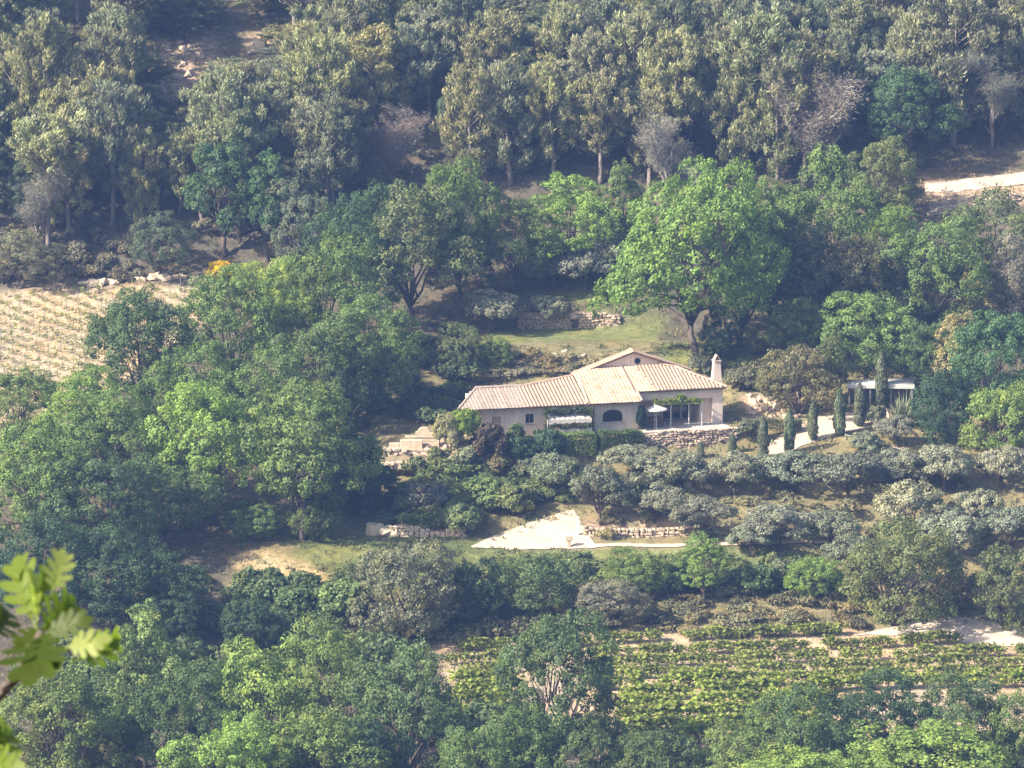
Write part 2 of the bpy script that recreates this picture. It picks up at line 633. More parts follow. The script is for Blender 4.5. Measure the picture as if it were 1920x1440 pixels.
def leaf_quads(rs, P, Nn, a, b, along=None):
    """rhombic leaves at P facing Nn, half length a, half width b"""
    n = len(P)
    if along is None:
        along = rdirs(rs, n)
    t1 = along - Nn * np.sum(along * Nn, 1)[:, None]
    t1 /= np.linalg.norm(t1, axis=1)[:, None] + 1e-9
    t2 = np.cross(Nn, t1)
    a = np.asarray(a).reshape(-1, 1) * np.ones((n, 1))
    b = np.asarray(b).reshape(-1, 1) * np.ones((n, 1))
    V = np.stack([P - t1 * a, P + t2 * b + Nn * b * 0.25, P + t1 * a, P - t2 * b + Nn * b * 0.25], 1).reshape(-1, 3)
    F = np.arange(4 * n).reshape(n, 4)
    return V, F


def unit(v):
    return v / (np.linalg.norm(v, axis=1)[:, None] + 1e-9)


def broad_crown(seed, W, Hc, zc, nbig=11, npuff=16, nleaf=75, size=0.15, lobe=0.40, low=-0.55, puff=0.17, flat=1.0):
    """crown of lobes made of leaf clumps; W width, Hc height, zc height of its centre"""
    rs = np.random.RandomState(seed)
    Rr = np.array([W / 2, W / 2, Hc / 2])
    d = rdirs(rs, nbig * 6)
    d = d[d[:, 2] > low]
    keep = []
    for q in d:                       # spread the lobes
        if all(np.dot(q, k) < (0.72 if nbig < 18 else 0.82) for k in keep):
            keep.append(q)
        if len(keep) >= nbig:
            break
    keep = np.array(keep)
    C = keep * Rr * rs.uniform(0.50, 0.80, (len(keep), 1))
    rad = lobe * rs.uniform(0.7, 1.2, len(keep))
    C = np.concatenate([C, [[0, 0, 0.1 * Hc]]])
    rad = np.concatenate([rad, [lobe * 1.35]])
    PP, PN, PR = [], [], []
    for c, r in zip(C, rad):
        k = int(npuff * (r / lobe) ** 1.5) + 3
        q = rdirs(rs, k * 3)
        out = c / (np.linalg.norm(c) + 1e-6)
        q = q[(q @ out > -0.25) & (q[:, 2] > -0.75)][:k]
        PP.append(c + q * r * Rr * rs.uniform(0.75, 1.08, (len(q), 1)))
        PN.append(q)
        PR.append(np.full(len(q), puff) * rs.uniform(0.6, 1.25, len(q)))
    PP, PN, PR = np.concatenate(PP), np.concatenate(PN), np.concatenate(PR) * W / 2
    i = np.repeat(np.arange(len(PP)), nleaf)
    q = rdirs(rs, len(i))
    q = unit(q + 0.35 * PN[i])
    pos = PP[i] + q * (PR[i] * rs.uniform(0.35, 1.0, len(i)) ** 0.6)[:, None] * np.array([1, 1, 0.8 * flat])
    nn = unit(q * 0.8 + PN[i] * 0.5 + np.array([0, 0, 0.2]) + rs.normal(0, 0.6, (len(i), 3)))
    s = size * rs.uniform(0.6, 1.35, len(i))
    V, F = leaf_quads(rs, pos, nn, s, s * 0.62)
    V[:, 2] += zc
    tone = np.clip(0.5 * rs.rand(len(i)) + 0.5 * rs.rand(len(PP))[i], 0, 1)
    return V, F, tone, C + np.array([0, 0, zc])


def limb(mb, p0, p1, r0, r1, rs, n=5, wob=0.06, sides=6):
    p0, p1 = np.array(p0), np.array(p1)
    L = np.linalg.norm(p1 - p0)
    t = np.linspace(0, 1, n)
    P = p0 + (p1 - p0) * t[:, None]
    P[1:-1] += rs.normal(0, wob * L, (n - 2, 3))
    P[1:-1, 2] += 0.05 * L
    mb.tube(P, list(r0 + (r1 - r0) * t), sides)
    return P


def trunk_for(seed, C, z0, r, H0, stems=1, bark=None, name='trunk', sides=7):
    rs = np.random.RandomState(seed + 500)
    mb = MB()
    for s in range(stems):
        a = rs.uniform(0, 6.28)
        off = (0.0 if stems == 1 else 0.22 * r * 6)
        b = np.array([math.cos(a) * off, math.sin(a) * off, -0.35])
        f = np.array([b[0] + rs.normal(0, 0.04 * H0), b[1] + rs.normal(0, 0.04 * H0), z0])
        limb(mb, b, f, r * (1.25 if stems == 1 else 0.8), r * 0.75 / (1 if stems == 1 else 1.3), rs, 5, 0.03, sides)
        for c in C[s::stems]:
            e = f + (np.array(c) - f) * 0.92
            P = limb(mb, f + np.array([0, 0, -0.1]), e, r * 0.5, r * 0.10, rs, 5, 0.05, 5)
            for k in range(2):
                e2 = P[3] + rs.normal(0, 0.11 * H0, 3) + np.array([0, 0, 0.05 * H0])
                mb.tube([P[2], (P[2] + e2) / 2, e2], [r * 0.22, r * 0.15, r * 0.05], 4)
    return mb.mesh(name, bark or BARK, True)


PROTO = {}


def add_proto(kind, H0, W0, crown_me, trunk_me, name):
    PROTO.setdefault(kind, []).append((H0, W0, crown_me, trunk_me, name))


def oak(seed, H0=11.0, W0=10.0, low=-0.8, base=0.12, warp=None, **kw):
    zc = H0 * (0.5 + base / 2)
    V, F, t, C = broad_crown(seed, W0, H0 * (1 - base), zc, low=low, **kw)
    if warp:
        warp(V, C)
    # true extents so that placing by size is exact
    ext_h = np.percentile(V[:, 2], 99.7)
    ext_w = np.percentile(V[:, 0], 99.5) - np.percentile(V[:, 0], 0.5)
    cr = np_mesh('crown', V, F, LEAF, t)
    tr = trunk_for(seed, C, H0 * base * 1.15, 0.26, H0)
    return ext_h, ext_w, cr, tr


for s in range(7):
    add_proto('oak', *oak(11 + s, nbig=13 + s % 3, npuff=27, nleaf=66, size=0.105, puff=0.125), 'broadleaf_tree')
for s in range(3):      # taller, narrower crowns
    add_proto('tall', *oak(31 + s, 11.0, 6.4, -0.8, 0.14, nbig=14, npuff=22, nleaf=60, size=0.102, lobe=0.36, puff=0.15), 'broadleaf_tree')
for s in range(3):      # crowns that reach the ground
    add_proto('thicket', *oak(41 + s, 7.5, 9.0, -0.97, 0.0, nbig=16, npuff=24, nleaf=60, size=0.105, puff=0.125), 'broadleaf_tree')


def spreading(V, C):
    '''uneven spreading crown: peak to the right, low limbs to the left'''
    for A in (V, C):
        k = (A[:, 2] - 7.0) / 6.0
        A[:, 0] *= 1.05 - 0.28 * k
        A[:, 0] += 1.5 * k
        A[:, 2] -= 0.3


add_proto('bigoak', *oak(57, 13.0, 13.0, -0.98, 0.14, warp=spreading, nbig=20, npuff=40, nleaf=42, size=0.108, puff=0.075, lobe=0.33), 'broadleaf_tree')


def olive(seed):
    H0, W0 = 3.7, 4.6
    V, F, t, C = broad_crown(seed, W0, H0 * 0.74, H0 * 0.60, nbig=10, npuff=13, nleaf=84, size=0.080, low=-0.45, puff=0.19, lobe=0.37)
    eh = np.percentile(V[:, 2], 99.5)
    ew = np.percentile(V[:, 0], 99.5) - np.percentile(V[:, 0], 0.5)
    cr = np_mesh('crown', V, F, OLEAF, t)
    return eh, ew, cr, trunk_for(seed, C, 0.85, 0.14, H0, 2)


for s in range(5):
    add_proto('olive', *olive(61 + s), 'olive_tree')


def bush(seed, H0=1.6, W0=2.2, size=0.085, mat=None, nleaf=55):
    V, F, t, C = broad_crown(seed, W0, H0 * 1.15, H0 * 0.5, nbig=9, npuff=11, nleaf=nleaf, size=size, low=-0.3, puff=0.24, lobe=0.42)
    eh = np.percentile(V[:, 2], 99.5)
    ew = np.percentile(V[:, 0], 99.5) - np.percentile(V[:, 0], 0.5)
    cr = np_mesh('foliage', V, F, mat or LEAF, t)
    rs = np.random.RandomState(seed)
    mb = MB()
    for c in C[:6]:
        limb(mb, (0, 0, -0.2), c, 0.045, 0.012, rs, 4, 0.06, 4)
    return eh, ew, cr, mb.mesh('stem', BARK, True)


for s in range(4):
    add_proto('bush', *bush(81 + s), 'bush')
for s in range(2):
    add_proto('scrubbush', *bush(91 + s, 1.3, 2.2, 0.06, SCRUBM, 60), 'scrub_bush')


def pine(seed, H0=11.0, W0=5.2, lowest=0.3, dens=1.0, nt=150, top=1.0):
    rs = np.random.RandomState(seed)
    mb = MB()
    lean = rs.normal(0, 0.035, 2) * H0
    tz = np.linspace(0, 1, 9)
    ax = np.stack([lean[0] * tz ** 1.5 + 0.10 * np.sin(tz * 5 + seed), lean[1] * tz ** 1.5 + 0.10 * np.cos(tz * 4 + seed),
                   -0.4 + (H0 * 0.95 + 0.4) * tz], 1)
    mb.tube(ax, list(0.19 * (1 - tz) + 0.03), 7)
    P, U, S = [], [], []
    nb = int(nt / 3.2)
    for k in range(nb):
        z = lowest + (1 - lowest) * (k + rs.rand()) / nb
        a = k * 2.4 + rs.normal(0, 0.5)
        env = math.sin(math.pi * min(1, (0.22 + 0.78 * ((z - lowest) / (1 - lowest)) ** 0.95 * 0.98))) ** 0.8
        L = W0 / 2 * max(0.12, env) * rs.uniform(0.55, 1.15)
        up = rs.uniform(0.3, 0.9) + 0.5 * z
        o = np.array([np.interp(z, tz, ax[:, 0]), np.interp(z, tz, ax[:, 1]), z * H0 * 0.93])
        e = o + np.array([math.cos(a) * L, math.sin(a) * L, up * L])
        mid = (o + e) / 2 + np.array([0, 0, -0.06 * L])
        mb.tube([o, mid, e], [0.05, 0.035, 0.012], 4)
        m = max(2, int(3.2 * L / (W0 / 2) * 1.6 * dens))
        for j in range(m):
            t = 0.38 + 0.62 * (j + rs.rand()) / m
            P.append(o + (e - o) * t + rs.normal(0, 0.22, 3))
            U.append([math.cos(a) * 0.5, math.sin(a) * 0.5, 1.0])
            S.append(rs.uniform(0.75, 1.25))
    P, U, S = np.array(P), unit(np.array(U)), np.array(S)
    nn = 72
    i = np.repeat(np.arange(len(P)), nn)
    q = unit(rdirs(rs, len(i)) + 0.55 * U[i])
    pos = P[i] + q * (S[i] * rs.uniform(0.15, 1.0, len(i)) * 0.50)[:, None] * np.array([0.80, 0.80, 1.25])
    along = unit(q * 0.5 + U[i] * 0.9 + np.array([0, 0, 0.3]) + rs.normal(0, 0.3, q.shape))
    nrm = unit(np.cross(along, rdirs(rs, len(i))) + 0.5 * q)
    a = 0.18 * rs.uniform(0.7, 1.3, len(i))
    V, F = leaf_quads(rs, pos, nrm, a, a * 0.24, along)
    tone = np.clip(0.45 * rs.rand(len(i)) + 0.55 * rs.rand(len(P))[i], 0, 1)
    eh = np.percentile(V[:, 2], 99.7)
    ew = np.percentile(V[:, 0], 99) - np.percentile(V[:, 0], 1)
    return eh, ew, np_mesh('crown', V, F, NEEDLE, tone), mb.mesh('trunk', BARKL, True)


for s in range(7):
    add_proto('pine', *pine(101 + s, 11.0, 5.2 + 0.4 * (s % 3), (0.10, 0.16, 0.22, 0.12, 0.28, 0.18, 0.10)[s], 1.1, 190), 'pine_tree')
for s in range(2):      # tall bare stems with a high crown
    add_proto('highpine', *pine(121 + s, 12.0, 5.0, 0.56, 1.1, 110), 'pine_tree')


def bare(seed, H0=9.5, W0=5.6):
    rs = np.random.RandomState(seed)
    mb = MB()
    tips, dirs = [], []

    def grow(p, d, L, r, lev):
        n = 3
        P = [p]
        for k in range(n):
            d = d + rs.normal(0, 0.13, 3) + np.array([0, 0, 0.10])
            d = d / np.linalg.norm(d)
            P.append(P[-1] + d * L / n)
        mb.tube(P, [r, r * 0.88, r * 0.76, r * 0.62], 5 if lev < 2 else 3)
        if lev >= 2:
            for q in P[1:]:
                tips.append(q)
                dirs.append(d)
        if lev == 3:
            return
        for k in range((6, 4, 4)[lev]):
            t = P[rs.randint(1, 4)] if lev else P[1] + (P[3] - P[1]) * (k / 5.0)
            a = rs.uniform(0, 6.28)
            nd = np.array([math.cos(a), math.sin(a), rs.uniform(0.35, 1.0)])
            nd = d * 0.45 + nd / np.linalg.norm(nd) * 0.8
            grow(t, nd / np.linalg.norm(nd), L * rs.uniform(0.5, 0.68), r * 0.5, lev + 1)

    grow(np.array([0, 0, -0.3]), np.array([0.03, 0.0, 1.0]), H0 * 0.52, 0.15, 0)
    tips, dirs = np.array(tips), np.array(dirs)
    nn = 46
    i = np.repeat(np.arange(len(tips)), nn)
    q = rdirs(rs, len(i))
    along = unit(dirs[i] * 0.35 + q + np.array([0, 0, 0.25]))
    a = 0.17 * rs.uniform(0.5, 1.3, len(i))
    pos = tips[i] + rs.normal(0, 0.20, q.shape) + along * a[:, None]
    V, F = leaf_quads(rs, pos, unit(np.cross(along, q) + 1e-6), a, 0.013 + 0 * a, along)
    eh = np.percentile(V[:, 2], 99.7)
    ew = np.percentile(V[:, 0], 99) - np.percentile(V[:, 0], 1)
    return eh, ew, np_mesh('crown', V, F, TWIGM, np.clip(rs.rand(len(i)), 0, 1)), mb.mesh('trunk', BARKL, True)


for s in range(3):
    add_proto('bare', *bare(141 + s), 'leafless_tree')


def cypress(seed, H0=3.8, W0=0.82):
    rs = np.random.RandomState(seed)
    n = 3600
    z = rs.rand(n) ** 0.9
    prof = np.clip(np.minimum(1, (z / 0.10) ** 0.5) * np.clip(1 - ((z - 0.35) / 0.65).clip(0) ** 3.6, 0, 1), 0.02, 1) * (
        1 + 0.10 * np.sin(z * 17 + seed) + 0.06 * np.sin(z * 41))
    a = rs.uniform(0, 6.28, n)
    r = W0 / 2 * prof * (0.75 + 0.3 * rs.rand(n)) * (1 + 0.12 * np.sin(a * 3 + z * 9 + seed))
    pos = np.stack([np.cos(a) * r, np.sin(a) * r, 0.08 + z * (H0 - 0.1)], 1)
    out = np.stack([np.cos(a), np.sin(a), np.full(n, 0.2)], 1)
    along = unit(np.array([0, 0, 1.0]) + 0.35 * out + rs.normal(0, 0.2, (n, 3)))
    nrm = unit(out + rs.normal(0, 0.4, (n, 3)))
    V, F = leaf_quads(rs, pos, nrm, 0.10 * rs.uniform(0.7, 1.4, n), 0.035, along)
    mb = MB().tube([(0, 0, -0.3), (0, 0, 0.4), (0.01, 0, H0 * 0.8)], [0.07, 0.06, 0.015], 6)
    return H0, W0, np_mesh('crown', V, F, LEAF, rs.rand(n)), mb.mesh('trunk', BARK, True)


for s in range(4):
    add_proto('cypress', *cypress(151 + s), 'cypress')

TINT = dict(bright=(0.215, 0.310, 0.082), lime=(0.300, 0.370, 0.085), mid=(0.160, 0.230, 0.076), deep=(0.114, 0.168, 0.068),
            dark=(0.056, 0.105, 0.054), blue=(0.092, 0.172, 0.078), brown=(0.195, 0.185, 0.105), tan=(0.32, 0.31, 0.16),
            yellow=(0.75, 0.58, 0.03), pine=(0.265, 0.280, 0.160), pineg=(0.230, 0.245, 0.165), piney=(0.330, 0.335, 0.175),
            pined=(0.125, 0.155, 0.098), bare=(0.205, 0.205, 0.165), mauve=(0.225, 0.210, 0.175), olive=(0.235, 0.255, 0.172),
            olived=(0.180, 0.200, 0.130), silver=(0.262, 0.282, 0.195), moss=(0.175, 0.215, 0.092), grey=(0.22, 0.22, 0.17),
            big=(0.165, 0.262, 0.074), rust=(0.125, 0.095, 0.072), cyp=(0.150, 0.185, 0.110))
prs = np.random.RandomState(77)
_used = {}


def put(kind, u, vt, vb, wpx, tint, label, cat=None, group=None, variant=None, pos=None, rot=None):
    """plant one tree: crown top, foot and width as measured in the photograph"""
    x, y, z = pos or at(u, vb)
    s = mpp(y, z)
    h = (vb - vt) * s * 1.0 / math.cos(PITCH)
    w = wpx * s
    pl = PROTO[kind]
    if variant is None:
        variant = _used.get(kind, 0)
        _used[kind] = variant + 1
    H0, W0, cr, tr, nm = pl[variant % len(pl)]
    o = empty(nm, (x, y, z), 0)
    sx = w / W0
    sz = h / H0
    o.scale = (sx, (sx + sz) / 2 if kind != 'cypress' else sx, sz)
    o.rotation_euler.z = prs.uniform(0, 6.28) if rot is None else rot
    if kind not in ('cypress',):
        o.rotation_euler.x = prs.normal(0, 0.03)
        o.rotation_euler.y = prs.normal(0, 0.03)
    j = prs.uniform(0.88, 1.12)
    c = TINT[tint]
    t = bpy.data.objects.new(tr.name.split('.')[0], tr)
    link(t, o)
    f = bpy.data.objects.new(cr.name.split('.')[0], cr)
    f.color = (c[0] * j * prs.uniform(0.92, 1.08), c[1] * j, c[2] * j * prs.uniform(0.9, 1.1), 1)
    link(f, o)
    tag(o, label, cat or {'cypress': 'cypress', 'bush': 'bush', 'scrubbush': 'bush'}.get(kind, 'tree'), group)
    return o

# ------------------------------------------------------------------ trees, one by one: kind, u, top, foot, width, tint, label
G_OAK = 'broadleaf trees around the house'
TREES = [
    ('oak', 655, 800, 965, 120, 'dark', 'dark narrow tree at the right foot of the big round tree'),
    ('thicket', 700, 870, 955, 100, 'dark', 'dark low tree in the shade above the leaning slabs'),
    ('oak', 40, 690, 860, 150, 'mid', 'green tree at the left edge below the left vineyard'),
    ('tall', 1385, 430, 650, 130, 'mid', 'green tree filling the right side of the largest tree'),
    ('oak', 1450, 330, 560, 130, 'mid', 'green tree between the largest tree and its right neighbour'),
    ('thicket', 1345, 590, 672, 80, 'dark', 'dark low growth under the right side of the largest tree'),
    ('oak', 575, 800, 985, 150, 'deep', 'shaded tree in front of the big round tree'),
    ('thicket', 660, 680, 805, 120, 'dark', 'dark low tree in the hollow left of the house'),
    ('thicket', 470, 1120, 1225, 120, 'dark', 'dark tree standing in the lower dark gap'),
    ('thicket', 985, 1320, 1485, 150, 'mid', 'green growth at the left foot of the tall dark vineyard tree'),
    ('thicket', 1105, 1335, 1490, 140, 'deep', 'dark growth at the right foot of the tall dark vineyard tree'),
    ('oak', 700, 1345, 1560, 170, 'dark', 'very dark tree on the bottom edge left of centre'),
    # behind and beside the house
    ('bigoak', 1305, 305, 676, 345, 'big', 'largest bright green spreading tree, right behind the house chimney'),
    ('oak', 1545, 282, 610, 190, 'mid', 'green tree behind the right shoulder of the largest bright tree'),
    ('tall', 1440, 400, 640, 150, 'deep', 'dark green tree in the shade right of the largest bright tree'),
    ('oak', 1655, 258, 432, 130, 'moss', 'yellowish green tree below the dark round tree at upper right'),
    ('oak', 1695, 125, 318, 165, 'blue', 'round green tree standing alone among the pines at upper right'),
    ('oak', 1605, 440, 650, 150, 'brown', 'brownish tree wedged between the green trees right of centre'),
    ('tall', 1530, 420, 640, 110, 'olived', 'narrow dark olive tree left of the brownish tree'),
    ('oak', 1745, 405, 640, 210, 'mid', 'broad green tree below the pale upper track'),
    ('oak', 1662, 385, 508, 130, 'bright', 'bright green tree touching the left end of the upper track'),
    ('oak', 1870, 360, 600, 170, 'moss', 'olive green tree on the right edge below the upper track'),
    ('tall', 1845, 480, 640, 90, 'tan', 'yellowish tan tree near the right edge below the olive green tree'),
    ('oak', 1905, 440, 640, 120, 'grey', 'greyish thin tree cut by the right edge'),
    ('oak', 1620, 545, 728, 210, 'mid', 'green tree behind the white roofed shelter'),
    ('oak', 1500, 560, 690, 120, 'deep', 'low dark green tree left of the shelter trees'),
    ('tall', 1790, 585, 770, 90, 'tan', 'pale yellowish tree between two green trees right of the shelter'),
    ('oak', 1870, 585, 810, 170, 'blue', 'bluish green tree on the right edge above the bright round bush'),
    ('oak', 1745, 600, 745, 150, 'deep', 'dark green tree just right of the shelter roof'),
    ('thicket', 1880, 720, 850, 170, 'bright', 'bright green round tree at the right edge above the olive grove'),
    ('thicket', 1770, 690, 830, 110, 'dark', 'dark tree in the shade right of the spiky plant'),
    ('thicket', 1495, 650, 775, 150, 'brown', 'brownish green dome of shrub above the reddish rockery'),
    ('tall', 1560, 620, 755, 60, 'moss', 'slender yellowish tree right of the brownish dome'),
    ('thicket', 1425, 612, 665, 70, 'olived', 'small grey green shrub tree in the shade under the largest tree'),
    # band of oaks above the lawn
    ('oak', 1065, 335, 520, 200, 'bright', 'bright green tree above the upper lawn, left of the largest tree'),
    ('tall', 1163, 308, 520, 85, 'mid', 'narrow pointed green tree just left of the largest bright tree'),
    ('oak', 960, 370, 545, 150, 'mid', 'green tree above the round olive by the lawn'),
    ('oak', 1150, 395, 530, 130, 'olived', 'grey green tree behind the silvery row above the upper lawn'),
    ('oak', 860, 298, 560, 140, 'mid', 'tall green tree highest in the oak band above the house'),
    ('oak', 775, 345, 610, 190, 'moss', 'olive green tree with two pale trunks left of the lawn'),
    ('oak', 865, 425, 560, 150, 'deep', 'dark green tree in the hollow left of the lawn'),
    ('oak', 680, 350, 620, 120, 'blue', 'dark bluish green tree at the left end of the oak band'),
    ('oak', 600, 440, 700, 190, 'mid', 'green tree left of the twin trunked tree'),
    ('oak', 690, 545, 775, 180, 'mid', 'green tree hanging over the dark hollow left of the house'),
    ('oak', 530, 490, 720, 130, 'lime', 'yellow green tree right below the yellow bush'),
    ('oak', 620, 590, 800, 220, 'deep', 'shaded green tree left of the dark hollow'),
    ('oak', 430, 500, 760, 170, 'mid', 'green tree directly below the yellow bush'),
    ('oak', 265, 550, 800, 210, 'deep', 'dark round tree standing in front of the left vineyard'),
    ('oak', 350, 640, 860, 190, 'mid', 'green tree below the right corner of the left vineyard'),
    ('oak', 490, 650, 880, 190, 'mid', 'green tree in the middle of the left wood'),
    # left wood
    ('oak', 150, 690, 905, 190, 'bright', 'bright green tree at the lower edge of the left vineyard'),
    ('oak', 220, 730, 960, 230, 'mid', 'broad green tree below the left vineyard'),
    ('oak', 400, 715, 980, 240, 'bright', 'sunlit green tree left of the big shaded round tree'),
    ('oak', 570, 712, 1010, 240, 'mid', 'big round tree left of the fountain terrace with a dark right side'),
    ('oak', 60, 810, 1040, 230, 'mid', 'green tree on the left edge above the oak leaves'),
    ('oak', 200, 850, 1060, 230, 'deep', 'shaded tree in the left wood above the oak leaves'),
    ('oak', 310, 855, 1025, 190, 'deep', 'shaded tree left of the straw coloured patch'),
    ('thicket', 480, 940, 1012, 110, 'mid', 'low green tree above the straw coloured patch'),
    ('thicket', 590, 930, 1010, 110, 'deep', 'low dark tree left of the pale lower wall'),
    ('oak', 60, 960, 1180, 220, 'dark', 'very dark tree behind the oak leaves at the left edge'),
    ('oak', 210, 985, 1190, 210, 'dark', 'very dark tree right of the oak leaves'),
    ('oak', 285, 1030, 1185, 180, 'dark', 'very dark tree left of the lower dark gap'),
    ('oak', 320, 1090, 1215, 120, 'dark', 'small dark tree under the straw coloured patch'),
    # foreground row at the bottom
    ('tall', 270, 1135, 1440, 150, 'mid', 'upright green tree right of the oak leaves at lower left'),
    ('oak', 130, 1240, 1520, 250, 'mid', 'green tree below the oak leaves at lower left'),
    ('oak', 125, 1290, 1500, 120, 'brown', 'small brownish tree in the lower left corner'),
    ('oak', 330, 1240, 1500, 170, 'deep', 'dark green tree between the upright tree and the lower row'),
    ('thicket', 200, 1375, 1500, 130, 'brown', 'brown leaved tree at the bottom edge, lower left'),
    ('thicket', 500, 1200, 1440, 230, 'bright', 'bright green tree below the lower dark gap'),
    ('oak', 630, 1150, 1440, 190, 'mid', 'green tree rising in front of the grey green mound'),
    ('oak', 760, 1205, 1500, 205, 'deep', 'dark green tree at the bottom left of the tall vineyard tree'),
    ('oak', 440, 1340, 1570, 260, 'bright', 'bright green tree on the bottom edge, left of centre'),
    ('oak', 610, 1330, 1570, 230, 'mid', 'green tree on the bottom edge left of the dark one'),
    ('oak', 1040, 1150, 1455, 225, 'deep', 'tall dark tree in front of the vineyard rows'),
    ('oak', 890, 1350, 1560, 140, 'mid', 'green tree on the bottom edge below the small patch of vines'),
    ('oak', 1400, 1335, 1520, 210, 'mid', 'green tree in front of the lower vines'),
    ('thicket', 1230, 1370, 1520, 180, 'deep', 'low green tree on the bottom edge right of the tall dark tree'),
    ('oak', 1480, 1290, 1520, 210, 'deep', 'green tree below the middle of the vineyard'),
    ('oak', 1650, 1255, 1480, 230, 'dark', 'dark tree below the right part of the vineyard'),
    ('oak', 1800, 1265, 1500, 200, 'deep', 'dark green tree below the right end of the vineyard'),
    ('oak', 1750, 1350, 1590, 360, 'bright', 'broad bright green tree in the bottom right corner'),
    ('oak', 1500, 1400, 1590, 280, 'bright', 'bright green tree on the bottom edge right of centre'),
    ('oak', 1900, 1280, 1500, 140, 'mid', 'green tree on the right edge below the vineyard'),
    # slope between the road and the vineyard
    ('thicket', 765, 1015, 1195, 215, 'olived', 'large grey green mound of a tree left of the vineyard'),
    ('thicket', 895, 1050, 1185, 95, 'dark', 'dark rounded tree right of the grey green mound'),
    ('thicket', 1005, 1038, 1160, 160, 'deep', 'dark green tree below the gravel ramp'),
    ('thicket', 1140, 1085, 1175, 150, 'grey', 'greyish bush tree below the thin path'),
    ('tall', 1322, 1000, 1128, 110, 'bright', 'young bright green tree standing at the roadside'),
    ('thicket', 1200, 1030, 1115, 150, 'mid', 'green bush tree left of the young roadside tree'),
    ('thicket', 1525, 1045, 1125, 120, 'bright', 'bright green bush tree left of the ivy clad tree'),
    ('thicket', 1690, 985, 1172, 240, 'moss', 'massive olive brown tree with dark underside above the vineyard track'),
    ('thicket', 1880, 1025, 1180, 150, 'moss', 'olive brown tree at the right edge above the track'),
    ('thicket', 1790, 1070, 1150, 90, 'brown', 'low brownish tree between the two big track side trees'),
    # around the lawn
    ('thicket', 862, 605, 695, 85, 'moss', 'sunlit bush tree at the left end of the lawn'),
    ('thicket', 925, 630, 690, 75, 'mid', 'green bush tree in front of the lawn'),
    ('thicket', 413, 488, 530, 45, 'yellow', 'bright yellow flowering bush above the left wood'),
    ('thicket', 465, 490, 540, 65, 'lime', 'yellow green bush beside the bright yellow one'),
    # oaks standing among the pines
    ('tall', 420, 265, 480, 120, 'blue', 'dark green broadleaf tree among the pines left of centre'),
    ('tall', 500, 285, 490, 75, 'blue', 'narrow dark green broadleaf tree beside the larger one among pines'),
    ('oak', 560, 340, 520, 110, 'olived', 'grey green tree at the foot of the pines left of centre'),
    ('oak', 300, 400, 525, 130, 'pined', 'low dark tree at the top edge of the left vineyard'),
    ('oak', 40, 430, 540, 150, 'olived', 'low grey green tree above the left end of the boulders'),
    # olives
    ('olive', 925, 543, 622, 118, 'silver', 'round silvery olive tree left of the upper stone wall'),
    ('olive', 1026, 552, 613, 62, 'olive', 'small olive tree on the lawn before the upper stone wall'),
    ('olive', 1030, 478, 538, 100, 'grey', 'grey tree at the left end of the silvery row above the upper lawn'),
    ('olive', 1100, 465, 545, 120, 'grey', 'grey tree in the middle of the silvery row above the upper lawn'),
    ('olive', 1165, 430, 535, 110, 'olive', 'silvery tree at the right end of the row above the upper lawn'),
    ('olive', 1050, 850, 925, 130, 'olived', 'olive tree below the hedge in front of the arched window'),
    ('olive', 1130, 875, 985, 125, 'olived', 'olive tree beside the top of the gravel ramp'),
    ('olive', 1190, 838, 900, 130, 'olive', 'olive tree left below the terrace wall'),
    ('olive', 1275, 850, 930, 140, 'olive', 'olive tree right below the terrace wall'),
    ('olive', 1375, 850, 930, 130, 'olive', 'olive tree below the first cypresses'),
    ('olive', 1480, 848, 925, 130, 'olive', 'olive tree below the gravel driveway'),
    ('olive', 1590, 848, 940, 150, 'olived', 'olive tree with a leaning dark trunk in the middle of the grove'),
    ('olive', 1690, 845, 920, 120, 'olive', 'olive tree behind the tall silvery one on the right'),
    ('olive', 1765, 835, 925, 140, 'silver', 'pale olive tree below the dark shaded hedge'),
    ('olive', 1880, 838, 915, 120, 'silver', 'pale olive tree at the right edge, top row of the grove'),
    ('olive', 1230, 905, 975, 120, 'olive', 'olive tree right of the ramp top olive'),
    ('olive', 1320, 935, 1008, 120, 'olived', 'thin dark olive tree above the young roadside tree'),
    ('olive', 1455, 950, 1030, 140, 'silver', 'silvery olive tree above the end of the lower road'),
    ('olive', 1560, 958, 1035, 120, 'olive', 'olive tree at the right end of the lower road'),
    ('olive', 1705, 905, 1010, 130, 'silver', 'tall pale olive tree in the right half of the grove'),
    ('olive', 1830, 920, 1000, 115, 'silver', 'round pale olive tree near the right edge of the grove'),
    ('olive', 1895, 950, 1040, 110, 'olive', 'olive tree cut by the right edge, lower grove'),
    ('olive', 1790, 960, 1050, 120, 'olive', 'olive tree above the brownish low tree'),
    ('olive', 1600, 1005, 1090, 120, 'olived', 'olive tree against the left side of the massive olive brown tree'),
    ('olive', 1410, 985, 1045, 90, 'olive', 'small olive tree standing beside the lower road'),
    ('olive', 1680, 780, 838, 75, 'olive', 'small olive tree at the right end of the driveway'),
    # cypresses along the drive
    ('cypress', 1431, 782, 862, 20, 'cyp', 'cypress nearest the house in the row along the driveway'),
    ('cypress', 1480, 766, 850, 20, 'cyp', 'second cypress from the house along the driveway'),
    ('cypress', 1524, 752, 826, 19, 'cyp', 'third cypress from the house along the driveway'),
    ('cypress', 1574, 728, 817, 22, 'cyp', 'fourth cypress from the house along the driveway'),
    ('cypress', 1611, 717, 800, 20, 'cyp', 'fifth cypress from the house along the driveway'),
    ('cypress', 1652, 655, 765, 22, 'cyp', 'tallest cypress, before the white roofed shelter'),
    ('cypress', 1373, 812, 850, 14, 'cyp', 'small dark cypress against the right end of the terrace wall'),
    ('cypress', 1314, 828, 858, 13, 'cyp', 'smallest dark cypress below the terrace wall'),
